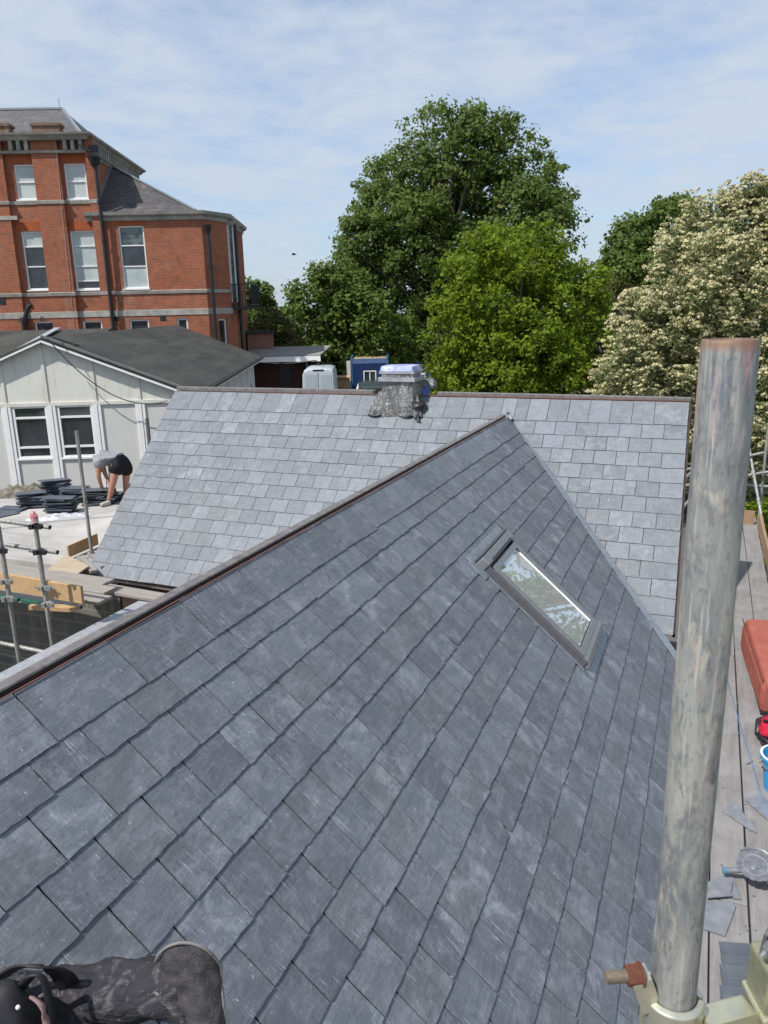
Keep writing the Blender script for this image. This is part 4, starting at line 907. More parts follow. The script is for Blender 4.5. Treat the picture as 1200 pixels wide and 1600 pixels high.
for a, b, m_, lb in ((-7.35, -6.98, (.02, .12, .09), 'green painted board end under the plywood toe board, left one'), (-6.9, -6.55, (.02, .10, .08), 'green painted board end under the plywood toe board, beside the taller upright')):
    plank('board_end', U(a, 5.93, -3.06), U(b, 5.95, -3.075), .05, .04, plain('green paint', m_, .6), lb, 'board')
thing_box('plywood_sheet', [AZ(58, 905, ZP + .07), AZ(108, 908, ZP + .07), AZ(139, 886, ZP + .07), AZ(103, 868, ZP + .07)], (0, 0, .018), wood_mat('pale plywood sheet', (.44, .37, .28), (.36, .28, .19)), 'pale plywood offcut lying flat by the scaffold pole at the roof verge', 'plywood')
plank('kerb_board', AZ(95, 878, ZP - .02), AZ(128, 884, ZP - .02), .03, .06, M['ply'], 'thin wooden strip under the rear edge of the pale plywood offcut', 'plywood')
plank('kerb_board', AZ(106, 862, ZP + .12), AZ(152, 842, ZP + .12), .03, .17, M['ply'], 'orange brown plywood strip on edge between the flat roof and the slate verge', 'plywood')
for i in range(3): plank('timber_batten', U(-8.0, 7.95 + i * .2, ZP + .03), U(-7.35, 7.50 + i * .2, ZP + .03), .10, .04, M['board'], ['nearest loose batten', 'middle loose batten', 'farthest loose batten'][i] + ' at the foot of the slate verge', 'batten')

# scaffold on the left
def coupler(mb, c, r=.034, ax=(0, 0, 1)):
    c = Vector(c); ax = Vector(ax).normalized(); mb.tube([c - ax * .025, c + ax * .025], r, 14)
    for s_ in (-1, 1):
        t = Vector((s_ * .045, -.03, 0)); mb.box(-.02, .02, -.02, .02, -.024, .024, Matrix.Translation(c + t)); mb.tube([c + t + Vector((0, 0, 0)), c + t + Vector((s_ * .05, -.035, .025))], .007, 6)
SL = empty('scaffold', U(-6.3, 5.78, -H), 0, 'galvanised tube scaffold with two guard rails in front of the flat roof, left edge', 'scaffold')
def W2(o, p): return p - o.location
pa = AY(55, 820, 7.8); pc = AY(2, 852, 7.85); zs = {}
for nm, p, top in (('upright', pa, -1.98), ('upright', pc, -2.12)):
    mb = MB(); mb.tube([W2(SL, Vector((p.x, p.y, 0))), W2(SL, Vector((p.x, p.y, H + top)))], .0242, 16, hollow=.85); mb.build(nm, M['galv'], SL, smooth=False)
dU = uu
a = AY(78, 824, 7.74); mb = MB(); mb.tube([W2(SL, a), W2(SL, a - dU * 4.2 + Vector((0, 0, .10)))], .0242, 16, hollow=.85); mb.build('guard_rail', M['galv'], SL)
a2 = AY(90, 863, 7.74); mb = MB(); mb.tube([W2(SL, a2), W2(SL, a2 - dU * 4.2 + Vector((0, 0, .08)))], .0242, 16, hollow=.85); mb.build('guard_rail', M['galv'], SL)
a3 = AY(127, 949, 8.15); mb = MB(); mb.tube([W2(SL, a3), W2(SL, a3 - dU * 4.2)], .0242, 14, hollow=.85); mb.build('ledger', M['galv'], SL)
b3 = AY(30, 1030, 8.5); mb = MB(); mb.tube([W2(SL, AY(85, 1022, 8.2)), W2(SL, AY(-60, 992, 8.6))], .0242, 14); mb.build('ledger', M['galv'], SL)
for px, py, Y in ((57, 822, 7.76), (64, 862, 7.76), (72, 918, 7.8), (76, 944, 7.75), (3, 860, 7.8), (11, 908, 7.85), (14, 935, 7.82)):
    mb = MB(); coupler(mb, W2(SL, AY(px, py, Y))); mb.build('coupler', M['galv'] if py > 900 else M['iron_black'], SL)
mb = MB(); p = W2(SL, AY(55, 812, 7.76)); mb.tube([p - Vector((0, 0, .03)), p + Vector((-.01, 0, .04)), p + Vector((-.02, 0, .09))], [.034, .04, .018], 10); o = tag(mb.build('rag', plain('red and white checked rag', (.62, .55, .54), .9, .1, c2=(.50, .06, .10), scale=40)), 'red and white checked rag tied over the top of the scaffold upright', 'rag'); o.location = SL.location
t = empty('scaffold_pole', Vector((*AZ(144, 870, ZP).xy, H + ZP)), 0, 'tall thin scaffold pole standing at the corner of the flat roof beside the slate verge', 'scaffold pole')
mb = MB(); hh = (AY(120, 673, t.location.y).z - H) - ZP; mb.tube([(0, 0, 0), (0, 0, hh)], .0242, 16, hollow=.85); mb.build('tube', M['galv'], t); mb = MB(); mb.box(-.07, .07, -.07, .07, 0, .006); mb.tube([(0, 0, 0), (0, 0, .08)], .03, 12); mb.build('base_plate', M['galv'], t)
t = empty('scaffold_pole', Vector((*AY(236, 720, 14.2).xy, 0)), 0, 'dark tube standing behind the slate verge, right of the bending worker', 'scaffold pole')
mb = MB(); mb.tube([(0, 0, 0), (0, 0, AY(221, 654, 14.2).z)], .035, 14, hollow=.85); mb.build('tube', plain('dull dark tube', (.17, .18, .18), .5, .4, .4), t)

# slates stacked on the flat roof: one slate, copied
mb = MB(); n_ = 8; pts = [(-.25 + .5 * i / n_, -.125 + random.gauss(0, .002)) for i in range(n_ + 1)] + [(.25 - .5 * i / n_, .125 + random.gauss(0, .002)) for i in range(n_ + 1)]
mb.prism([(x, y, 0) for x, y in pts], (0, 0, .015)); slate0 = mb.build('loose_slate', M['slate_loose']); used = [False]
def place_slate(loc, rz, label, group, rx=0, ry=0):
    o = slate0 if not used[0] else slate0.copy()
    if used[0]: COL.objects.link(o)
    used[0] = True; o.location = loc; o.rotation_euler = (rx, ry, rz); return tag(o, label, 'slate', group)
stacks = [(48, 795, 10, .1, 'leftmost stack on the flat roof'), (92, 803, 10, .0, 'stack nearest the camera'), (86, 784, 14, .15, 'tallest stack of dark slates'), (116, 787, 10, .1, 'stack just left of the tall scaffold pole'), (152, 790, 10, .1, 'stack beneath the bending worker'), (173, 784, 5, .2, "low stack by the worker's boots")]
ORD = ['topmost slate of the %s', 'second slate from the top of the %s', 'third slate from the top of the %s', 'fourth slate from the top of the %s', 'fifth slate from the top of the %s', 'sixth slate from the top of the %s', 'seventh slate from the top of the %s', 'eighth slate from the top of the %s', 'ninth slate from the top of the %s', 'tenth slate from the top of the %s', 'eleventh slate from the top of the %s', 'third slate up from the bottom of the %s', 'second slate up from the bottom of the %s', 'bottom slate of the %s']
for px, py, cnt, rz, lb in stacks:
    b = AZ(px, py, ZP); b.y += .12
    for k in range(cnt):
        top = cnt - 1 - k; place_slate((b.x + random.gauss(0, .03), b.y + random.gauss(0, .03), H + ZP + .004 + k * .029), rz + random.gauss(0, .16) + (.55 if k > cnt - 3 and px in (48, 86) else 0), ORD[top] % lb, 'slates stacked on the flat roof', random.gauss(0, .02), random.gauss(0, .035))
for px, py, rz in ((10, 800, .3), (22, 796, -.2), (4, 806, .9)):
    b = AZ(px, py, ZP); place_slate((b.x, b.y, H + ZP + .006 + .017 * (px == 22)), rz, {10: 'grey slate lying alone left of the leftmost stack', 22: 'grey slate lying crosswise over another at the left edge', 4: 'grey slate lying flat at the very left edge of the frame'}[px], 'single slates lying at the left edge')
# sacking heap and white scraps
def heap(name, px, py, w, d, h, mat, label, cat, amp=.35, seed=0, n=26):
    b = AZ(px, py, ZP); vs = []; 
    for i in range(n + 1):
        for k in range(n + 1):
            x = -1 + 2 * i / n; y = -1 + 2 * k / n; rr = max(abs(x), abs(y)) ; q = noise.noise(Vector((x * 3 + seed, y * 3, 1))) + .5 * noise.noise(Vector((x * 8 + seed, y * 8, 1)))
            e = 1 + .25 * noise.noise(Vector((math.atan2(y, x) * 2, seed, 3))); z = max(0, (1 - rr ** 3)) * h * (.65 + amp * q * 2); vs.append((x * w / 2 * e, y * d / 2 * e, max(.002, z)))
    mb = MB(); mb.add(vs, [(i * (n + 1) + k, (i + 1) * (n + 1) + k, (i + 1) * (n + 1) + k + 1, i * (n + 1) + k + 1) for i in range(n) for k in range(n)])
    o = mb.build(name, mat, smooth=True); o.location = (b.x, b.y, H + ZP); return tag(o, label, cat)
heap('old_sacking', 28, 774, 1.25, .5, .17, plain('grey brown sacking', (.22, .20, .16), .95, .1, c2=(.10, .09, .075), scale=9), 'crumpled grey brown sacking heaped at the back left of the flat roof', 'sacking', .5, 2)
heap('old_sacking', 58, 769, .5, .35, .15, plain('dark sacking', (.13, .12, .10), .95, .1, scale=9), 'smaller darker folded sack beside the tallest slate stack', 'sacking', .5, 6)
heap('plastic_wrap', 106, 806, .85, .28, .035, plain('crumpled white plastic', (.48, .49, .52), .35, .5, c2=(.30, .31, .34), scale=9), 'crumpled white plastic wrapping lying in front of the slate stacks', 'plastic wrap', .55, 4, 40)
heap('plastic_wrap', 66, 812, .55, .16, .04, plain('flat white plastic', (.60, .62, .66), .35, .5, scale=14), 'flat scrap of pale plastic behind the checked rag', 'plastic wrap', .8, 8)
mb = MB(); mb.tube([AZ(2, 826, ZP + .02), AZ(40, 822, ZP + .02), AZ(78, 815, ZP + .02), AZ(180, 806, ZP + .02)], .006, 6); tag(mb.build('cord', plain('grey cord', (.25, .27, .32))), 'thin grey cord lying across the flat roof', 'cord')

# ================================================================== the bending worker
skinm = plain('sunburnt skin', (.42, .22, .15), .55, .4, var=.15, scale=12)
pw = AZ(170, 789, ZP) ; wk = empty('person', Vector((pw.x, pw.y, H + ZP)), 0, 'worker bending down in a grey T-shirt and black shorts beside the slate stacks', 'person', None)
S = 1.0
def wp(px, py, dy=0): 
    q = AY(px, py, pw.y + dy); return Vector((q.x - pw.x, dy, q.z - (H + ZP)))
V = [wp(188, 722, .12), wp(181, 728, 0), wp(178, 749, -.02), wp(171, 778, .02), wp(169, 786, -.04), wp(162, 788, -.12),        # 0 pelvis,1 hipN,2 kneeN,3 ankleN,4 heel,5 toe
     wp(197, 727, .28), wp(197, 750, .30), wp(196, 768, .42), wp(197, 773, .40), wp(190, 775, .36),                             # 6 hipF,7 kneeF,8 ankleF
     wp(174, 711, .16), wp(160, 715, .17), wp(153, 721, .19), wp(156, 729, .33), wp(157, 738, .37),                                        # 11 waist,12 chest,13 neck base,14 head,15 crown
     wp(153, 722, .0), wp(154, 744, -.01), wp(159, 762, .08), wp(161, 767, .10),                                                  # 16 shN,17 elbN,18 wristN,19 handN
     wp(158, 716, .36), wp(164, 740, .42), wp(172, 758, .36), wp(178, 765, .32)]                                                    # 20 shF..23 handF
E = [(0, 1), (1, 2), (2, 3), (3, 4), (4, 5), (0, 6), (6, 7), (7, 8), (8, 9), (9, 10), (0, 11), (11, 12), (12, 13), (13, 14), (14, 15), (12, 16), (16, 17), (17, 18), (18, 19), (12, 20), (20, 21), (21, 22), (22, 23)]
Rr = [.12, .095, .066, .045, .045, .035, .095, .066, .045, .045, .035, .095, .11, .06, .092, .06, .06, .043, .032, .036, .06, .043, .032, .036]
skin('body', V, E, Rr, skinm, wk, 0, 2)
sh = [V[0].lerp(V[11], .35), V[11], V[12], V[13].lerp(V[12], .35), V[16], V[16].lerp(V[17], .5), V[20], V[20].lerp(V[21], .5)]
skin('t_shirt', sh, [(0, 1), (1, 2), (2, 3), (2, 4), (4, 5), (2, 6), (6, 7)], [.125, .155, .18, .12, .11, .088, .11, .085], plain('light grey T-shirt', (.27, .28, .30), .9, .1, c2=(.20, .21, .23), scale=14), wk, 1, 2)
sh = [V[0] + Vector((-.04, 0, .02)), V[0] + Vector((.03, 0, 0)), V[1] + Vector((.0, 0, -.03)), V[1].lerp(V[2], .72), V[6] + Vector((0, 0, -.03)), V[6].lerp(V[7], .72)]
skin('shorts', sh, [(0, 1), (1, 2), (2, 3), (1, 4), (4, 5)], [.18, .20, .165, .125, .165, .125], plain('black shorts', (.014, .014, .018), .8, .2, scale=10), wk, 1, 2)
for i, (a, h, t_) in enumerate(((3, 4, 5), (8, 9, 10))):
    skin('sock', [V[a] + Vector((.002, 0, .05)), V[a] + Vector((0, 0, -.02))], [(0, 1)], [.05, .052], M['iron_black'], wk)
    d_ = (V[t_] - V[h]).normalized(); b_ = Vector((V[h].x, V[h].y, V[h].z)); skin('shoe', [b_ - d_ * .05, b_ + d_ * .06, b_ + d_ * .17], [(0, 1), (1, 2)], [(.05, .055), (.048, .05), (.04, .035)], plain('dusty pale shoe', (.45, .43, .40), .8) if i == 0 else M['iron_black'], wk)
def fingers(parent, c, d, mat, r=.009, n=4, L=.05, side=Vector((0, 1, 0))):
    for k in range(n):
        o_ = side * (.018 * (k - 1.5)); l_ = L * (1 - .12 * abs(k - 1.4)); skin('finger', [c + o_, c + o_ + d * l_, c + o_ + d * l_ * 1.4 + Vector((.012, 0, -.012))], [(0, 1), (1, 2)], [r, r * .9, r * .8], mat, parent, 0, 1)
    skin('thumb', [c - side * .03, c - side * .045 + d * L * .6], [(0, 1)], [r * 1.1, r], mat, parent, 0, 1)
glove = plain('black work glove', (.02, .02, .022), .8)
for a, b in ((18, 19), (22, 23)):
    skin('glove', [V[a], V[b], V[b] + (V[b] - V[a]).normalized() * .04], [(0, 1), (1, 2)], [.038, .046, .036], glove, wk); fingers(wk, V[b] + (V[b] - V[a]).normalized() * .03, (V[b] - V[a]).normalized(), glove)
skin('hair', [V[14] + Vector((-.01, .02, .02)), V[15]], [(0, 1)], [.10, .08], plain('short brown hair', (.06, .035, .02), .8), wk)

# ================================================================== right hand scaffold deck
ZD = -3.60; BW = .2235; u0 = .471 - 2 * BW
names_ = ['against the slate eave', 'second from the slate eave', 'third from the slate eave', 'outermost, along the toe board']
bd = deck_mat('y')
joints = [[-.4, 3.35, 7.1, 10.9, 14.2], [-.4, 4.5, 8.3, 12.1, 14.2], [-.4, 5.55, 9.1, 12.6, 14.2], [-.4, 4.9, 8.7, 14.2]]
ordn = ['nearest', 'second', 'third', 'farthest']
for k in range(4):
    js = joints[k]
    for i in range(len(js) - 1):
        a = U(u0 + BW * (k + .5), js[i] + .004, ZD - .019 + random.uniform(-.002, .002)); b = U(u0 + BW * (k + .5) + random.gauss(0, .002), js[i + 1] - .004, ZD - .019 + random.uniform(-.002, .002))
        plank('deck_board', a, b, BW - (.012 if k in (1, 2) else .008), .038, bd, 'dusty scaffold deck board, %s of its row, in the row %s' % (ordn[i], names_[k]), group='boards of the walkway beside the near roof')
ue = u0 + BW * 4 + .03
plank('toe_board', U(ue + .06, 5.9, ZD + .10), U(ue - .01, 13.6, ZD + .10), .038, .225, M['toe'], 'long brown toe board on the outer edge of the walkway', 'toe board')
plank('toe_board', U(u0 + .1, 13.75, ZD + .11), U(ue - .08, 13.70, ZD + .11), .038, .24, M['toe'], 'brown toe board closing the far end of the walkway', 'toe board')
for i, n_ in enumerate((1.2, 4.4, 8.2, 12.6)):
    t = plank('transom', U(-.05, n_, ZD - .07), U(ue + .4, n_, ZD - .07), .048, .048, M['galv'], ['steel cross tube under the near end of the walkway', 'second steel cross tube under the walkway', 'third steel cross tube under the walkway', 'steel cross tube under the far end of the walkway'][i], 'scaffold tube')
SR = empty('scaffold', U(1.2, 14, -H), 0, 'bright galvanised scaffold frame with crossing rails beyond the far end of the walkway', 'scaffold')
def tube_(parent, nm, a, b, r=.0242, mat='galv'): mb = MB(); mb.tube([W2(parent, a), W2(parent, b)], r, 12, hollow=.85); return mb.build(nm, M[mat], parent)
tube_(SR, 'guard_rail', U(-.3, 14.6, -2.93), U(2.6, 15.6, -2.25)); tube_(SR, 'guard_rail', U(-.3, 14.6, -3.22), U(2.6, 15.3, -2.65)); tube_(SR, 'guard_rail', U(-.1, 14.95, -3.21), U(2.8, 15.1, -3.25))
for u_, n_ in ((1.02, 15.0), (1.35, 14.6), (1.0, 12.2)): tube_(SR, 'upright', U(u_, n_, -H), U(u_, n_, -2.2 if n_ > 14 else -3.0))
tube_(SR, 'brace', U(.75, 15.2, -2.55), U(1.25, 13.0, -4.6)); tube_(SR, 'brace', U(1.15, 15.2, -2.35), U(1.7, 13.2, -4.9))
tube_(SR, 'guard_rail', U(-.4, 11.4, -2.62), U(.1, 14.8, -2.70)); tube_(SR, 'guard_rail', U(-.42, 11.4, -3.12), U(.1, 14.8, -3.15))
# red hard case
def rounded_prism(mb, poly, d, r): mb.prism(poly, d)
red = plain('faded red orange plastic', (.33, .105, .075), .7, .25, c2=(.27, .075, .055), scale=5)
cs = empty('plastic_crate', U(.80, 7.05, ZD), PSI + R(4), 'faded red plastic barrow tub lying on its side on the walkway', 'tub')
mb = MB(); secs = []; 
for y, sc, zf in ((0, .80, .9), (.03, .95, 1.0), (.35, 1.04, 1.08), (.9, 1.12, 1.15), (1.3, 1.15, 1.18)):
    w_, h_ = .17 * sc, .34 * zf; secs.append([(-w_ * .9, y, .03), (-w_, y, .10), (-w_ * .98, y, h_ * .75), (-w_ * .80, y, h_ * .97), (-w_ * .55, y, h_), (w_, y, h_), (w_ * 1.2, y, .05)])
vs = [p for s in secs for p in s]; q = 7; mb.add(vs, [(i * q + k, i * q + (k + 1) % q, (i + 1) * q + (k + 1) % q, (i + 1) * q + k) for i in range(4) for k in range(q)] + [tuple(range(q)), tuple(range(4 * q, 5 * q))[::-1]]); mb.build('shell', red, cs, bevel=.012)
mb = MB(); mb.box(-.15, .19, -.015, 1.32, 0, .032); mb.build('base', M['iron_black'], cs, bevel=.005)
mb = MB(); mb.bar((-.165, .0, .345), (-.20, 1.28, .40), .008, .01); mb.build('seam', plain('dark red seam', (.16, .04, .03), .6), cs)
# red and black bag
bg_ = empty('tool_bag', U(.735, 6.62, ZD), PSI, 'red and black fabric tool bag slumped in front of the red tub', 'bag')
def blob(mb, c, rx, ry, rz, amp=.1, seed=0, nu=20, nv=12, zmin=-1):
    vs = []
    for i in range(nv + 1):
        th = math.pi * i / nv
        for k in range(nu):
            ph = 2 * math.pi * k / nu; d = Vector((math.sin(th) * math.cos(ph), math.sin(th) * math.sin(ph), math.cos(th))); q = 1 + amp * noise.noise(d * 2.2 + Vector((seed, 0, 0)))
            vs.append((c[0] + d.x * rx * q, c[1] + d.y * ry * q, max(c[2] + d.z * rz * q, c[2] + zmin * rz)))
    mb.add(vs, [(i * nu + k, i * nu + (k + 1) % nu, (i + 1) * nu + (k + 1) % nu, (i + 1) * nu + k) for i in range(nv) for k in range(nu)])
mb = MB(); blob(mb, (0.03, 0, .09), .16, .17, .09, .35, 3, zmin=-.9); mb.build('red_panel', plain('bright red fabric', (.50, .02, .05), .75, .2, var=.5, scale=18), bg_, smooth=True)
mb = MB(); mb.tube([(-.13, -.06, .06), (-.12, .10, .10), (-.02, .19, .12), (.12, .2, .12)], .024, 8); mb.tube([(-.13, -.06, .06), (-.05, -.16, .05), (.1, -.2, .05)], .022, 8); mb.tube([(-.13, -.02, .05), (-.10, -.14, .03), (0.0, -.22, .01), (.1, -.23, .02)], .012, 8); mb.tube([(-.09, -.01, .165), (.05, -.06, .19), (.2, -.05, .18)], .014, 8); mb.build('black_trim', M['iron_black'], bg_, smooth=True)
# blue bucket
_b = AZ(1225, 1182, ZD + .28); bk = empty('bucket', (_b.x, _b.y, H + ZD), 0, 'bright blue plastic bucket of mortar beside the red bag', 'bucket')
cyan = plain('bright blue plastic', (.03, .30, .62), .4, .5, var=.1, scale=4); rb = .155
def ringmesh(mb, pr, seg=32):
    vs = [(r_ * math.cos(2 * math.pi * k / seg), r_ * math.sin(2 * math.pi * k / seg), z) for r_, z in pr for k in range(seg)]
    mb.add(vs, [(i * seg + k, i * seg + (k + 1) % seg, (i + 1) * seg + (k + 1) % seg, (i + 1) * seg + k) for i in range(len(pr) - 1) for k in range(seg)])
mb = MB(); ringmesh(mb, [(.001, 0), (rb * .72, 0), (rb * .95, .26), (rb * 1.05, .262), (rb * 1.05, .285), (rb * .93, .285), (rb * .70, .02), (.001, .02)]); o = mb.build('shell', cyan, bk); smooth_angle(o)
mb = MB(); ringmesh(mb, [(rb * .99, .28), (rb * 1.055, .287), (rb * .93, .288)]); mb.build('dusty_rim', plain('dusty rim', (.55, .60, .62), .8), bk)
mb = MB(); blob(mb, (0, 0, .2), rb * .86, rb * .86, .03, .5, 8); mb.build('mortar', plain('dried mortar', (.22, .21, .18), .95, .1, var=.4, scale=20), bk, smooth=True)
mb = MB(); mb.tube([Vector((rb * 1.05 * math.cos(t), rb * 1.05 * math.sin(t), .27 - .10 * math.sin((t)))) for t in [math.pi * i / 14 for i in range(15)]], .004, 6); mb.build('handle', M['steel'], bk)
# angle grinder seen from its disc
c = AZ(1180, 1352, ZD + .14); gd = empty('angle_grinder', Vector((c.x, c.y, H + ZD)), 0, 'angle grinder with a worn cutting disc lying on the walkway boards', 'angle grinder')
axd = Vector((-.12, -.30, 1)).normalized(); cc = Vector((0, 0, .14))
mb = MB(); K = 40; x_ = axd.cross(Vector((0, 1, 0))).normalized(); y_ = axd.cross(x_)
ring = []; vs = []
for k in range(K * 2):
    t = math.pi * k / K; r_ = .112 - (.006 if k % 5 == 0 else 0); vs.append(cc + (x_ * math.cos(t) + y_ * math.sin(t)) * r_)
vs2 = [v + axd * .0025 for v in vs]; mb.add(vs + vs2, [tuple(range(2 * K))[::-1], tuple(range(2 * K, 4 * K))] + [(i, (i + 1) % (2 * K), 2 * K + (i + 1) % (2 * K), 2 * K + i) for i in range(2 * K)]); mb.build('cutting_disc', plain('worn grey cutting disc', (.30, .30, .32), .35, .5, .6, c2=(.18, .18, .20), scale=25), gd)
mb = MB(); mb.disc(cc + axd * .006, axd, .03, .008, 20); mb.disc(cc + axd * .012, axd, .018, .012, 6); mb.build('flange_nut', M['steel'], gd)
mb = MB(); mb.tube([cc + axd * .0035 + (x_ * math.cos(t) + y_ * math.sin(t)) * .072 for t in [2 * math.pi * i / 30 for i in range(31)]], .002, 6, cap=False); mb.build('label_ring', M['lead_light'], gd)
mb = MB(); P = [cc - axd * .012 + (x_ * math.cos(t) + y_ * math.sin(t)) * .123 for t in [R(100) + R(190) * i / 20 for i in range(21)]]
vs = [p for p in P] + [p + axd * .028 for p in P] + [cc - axd * .012 + (p - cc) * .35 for p in P]; n_ = 21; mb.add(vs, [(i, i + 1, i + 1 + n_, i + n_) for i in range(20)] + [(i, i + 1, i + 1 + 2 * n_, i + 2 * n_) for i in range(20)]); o = mb.build('guard', M['steel'], gd, smooth=True); o.modifiers.new('s', 'SOLIDIFY').thickness = .003
mb = MB(); mb.tube([cc - axd * .02, cc - axd * .07, cc - axd * .07 + Vector((.12, .05, -.01)), cc - axd * .08 + Vector((.36, .12, -.03))], [.035, .04, .036, .032], 14); mb.build('motor_housing', plain('red tool body', (.45, .06, .04), .5), gd, smooth=True)
mb = MB(); mb.tube([cc - axd * .05 + Vector((-.03, 0, 0)), cc - axd * .06 + Vector((-.17, .035, -.02))], [.014, .02], 12); mb.build('side_handle', plain('grey side handle', (.20, .22, .25), .5), gd, smooth=True); mb = MB(); mb.tube([cc - axd * .06 + Vector((-.165, .034, -.02)), cc - axd * .061 + Vector((-.182, .038, -.02))], .023, 10); mb.build('handle_cap', plain('blue cap', (.06, .22, .38), .5), gd)
# slate offcuts on the boards
def offcut(pts, z, label, tilt=0, mat='slate_off'):
    P = [AZ(px, py, ZD + z) + Vector((0, 0, tilt * i)) for i, (px, py) in enumerate(pts)]; mb = MB(); mb.prism(P, (0, 0, .007)); return tag(mb.build('slate_offcut', M[mat]), label, 'slate offcut', 'broken slate pieces on the walkway')
M['slate_off'] = plain('dusty slate piece', (.21, .22, .245), .6, .3, c2=(.15, .16, .18), scale=12)
offcut([(1128, 1268), (1148, 1252), (1183, 1302), (1170, 1296)], .004, 'long pointed slate piece lying across the gap between deck boards')
offcut([(1163, 1250), (1200, 1282), (1215, 1275), (1190, 1240)], .006, 'triangular slate piece at the right edge of the frame')
offcut([(1105, 1380), (1128, 1368), (1147, 1370), (1141, 1398), (1107, 1402)], .004, 'squarish slate piece under the sloping one, left of the grinder')
offcut([(1104, 1404), (1144, 1401), (1140, 1394), (1108, 1392)], .022, 'narrow slate strip laid over the squarish piece', .001)
offcut([(1146, 1372), (1158, 1406), (1144, 1404)], .006, 'small pointed slate shard below the grinder disc')
offcut([(1098, 1452), (1100, 1408), (1139, 1409), (1150, 1416), (1133, 1464)], .004, 'largest slate offcut on the walkway, near the pole')
offcut([(1104, 1018), (1143, 1016), (1136, 1040), (1106, 1041)], .004, 'dark bluish slate piece by the gap, left of the red tub')
offcut([(1166, 1193), (1176, 1188), (1176, 1190), (1167, 1195)], .004, 'tiny sliver of slate between the bucket and the board gap')
for i in range(34):
    px, py = random.uniform(1106, 1196), random.uniform(1060, 1500); q = AZ(px, py, ZD + .003); mb = MB(); r_ = random.uniform(.004, .012)
    mb.prism([q + Vector((r_ * math.cos(t) * random.uniform(.6, 1.3), r_ * math.sin(t), 0)) for t in (0, 1.4, 2.9, 4.4)], (0, 0, .004)); tag(mb.build('slate_chip', M['slate_off']), 'tiny chip of slate lying on the dusty walkway boards', 'slate chip', 'tiny slate chips on the boards')
# slates stood on edge
sp0 = None
LO = ['front slate', 'second slate from the front', 'third slate from the front', 'fourth slate from the front', 'fifth slate from the front', 'sixth slate from the front', 'seventh slate from the front', 'last slate']
for i in range(8):
    a = AZ(1131 + random.gauss(0, 1.5), 1590 - i * 12 - random.random() * 4, ZD)
    if sp0 is None: mb = MB(); mb.prism([(-.005, 0, .002), (.42, 0, 0), (.421, 0, .07), (.415, 0, .105), (.2, 0, .10), (-.003, 0, .103)], (0, .009, 0)); sp0 = o = mb.build('edge_slate', M['slate_loose'])
    else: o = sp0.copy(); COL.objects.link(o)
    o.location = (a.x, a.y, a.z + .005); o.rotation_euler = (R(-48) + random.gauss(0, .12), 0, PSI + R(14) + random.gauss(0, .035)); tag(o, LO[i] + ' in the leaning row beneath the scaffold clamp', 'slate', 'slates stood on edge on the walkway')
mb = MB(); pts = [AZ(px, py, ZD + .012) for px, py in ((1136, 1062), (1145, 1092), (1154, 1125), (1164, 1160), (1176, 1195), (1184, 1225), (1192, 1252), (1203, 1290))]; mb.tube(pts, .0035, 6); tag(mb.build('cord', plain('blue cord', (.12, .25, .48), .6), smooth=True), 'thin blue cord trailing along the walkway boards', 'cord')
# ================================================================== foreground pole and clamp
PX, PY = 0.306, 0.690
fpole = empty('scaffold_upright', (PX, PY, H + ZD), 0, 'large worn galvanised scaffold tube standing close in front at the right', 'scaffold pole')
mb = MB(); LT = 3.567; rt_, ri = .02415, .0198; sg = 64; pr = [(rt_, -LT), (rt_, -.004), (rt_ - .001, 0), (ri + .0006, 0), (ri, -.003), (ri, -.3)]
vs = [((r_) * math.cos(2 * math.pi * k / sg), r_ * math.sin(2 * math.pi * k / sg), z) for r_, z in pr for k in range(sg)]
mb.add(vs, [(i * sg + k, i * sg + (k + 1) % sg, (i + 1) * sg + (k + 1) % sg, (i + 1) * sg + k) for i in range(len(pr) - 1) for k in range(sg)]); o = mb.build('tube', M['galv_pole'], fpole); smooth_angle(o, 50); o.location = (0, 0, LT)
cz = 3.60 - .766
cp = empty('coupler', (0, 0, cz)); cp.parent = fpole
def shell(mb, r0, r1, z0, z1, a0, a1, cx=0, cy=0, n=40, flare=.002):
    vs = []
    for i in range(n + 1):
        t = a0 + (a1 - a0) * i / n; c_, s_ = math.cos(t), math.sin(t)
        for r_, z in ((r0, z0), (r1, z0 + .003), (r1 + flare * .3, (z0 + z1) / 2), (r1, z1 - .003), (r0 + .001, z1)): vs.append((cx + c_ * r_, cy + s_ * r_, z))
    mb.add(vs, [(i * 5 + k, i * 5 + (k + 1) % 5, (i + 1) * 5 + (k + 1) % 5, (i + 1) * 5 + k) for i in range(n) for k in range(5)] + [tuple(range(5)), tuple(range(n * 5, n * 5 + 5))[::-1]])
mb = MB(); shell(mb, .0246, .0330, -.036, .030, R(-175), R(-20)); shell(mb, .0246, .0325, -.034, .028, R(-10), R(165)); o = mb.build('clamp_band', M['zinc'], cp, bevel=.0015); smooth_angle(o, 45)
mb = MB(); mb.tube([(-.020, .026, -.03), (-.020, .026, .026)], .007, 12); mb.bar((-.041, -.004, .058), (-.027, -.003, .018), .022, .022); mb.build('hinge', M['zinc'], cp)
rv = Vector((1, .10, 0)).normalized()
mb = MB(); mb.bar((.028, -.018, -.002), (.088, -.004, -.002), .034, .028); mb.build('arm', M['zinc'], cp, bevel=.003)
mb = MB(); mb.bar((.030, -.0375, .006), (.088, -.023, .006), .0015, .036); mb.build('arm_lip', plain('bright zinc edge', (.62, .60, .40), .3, .6, .7), cp)
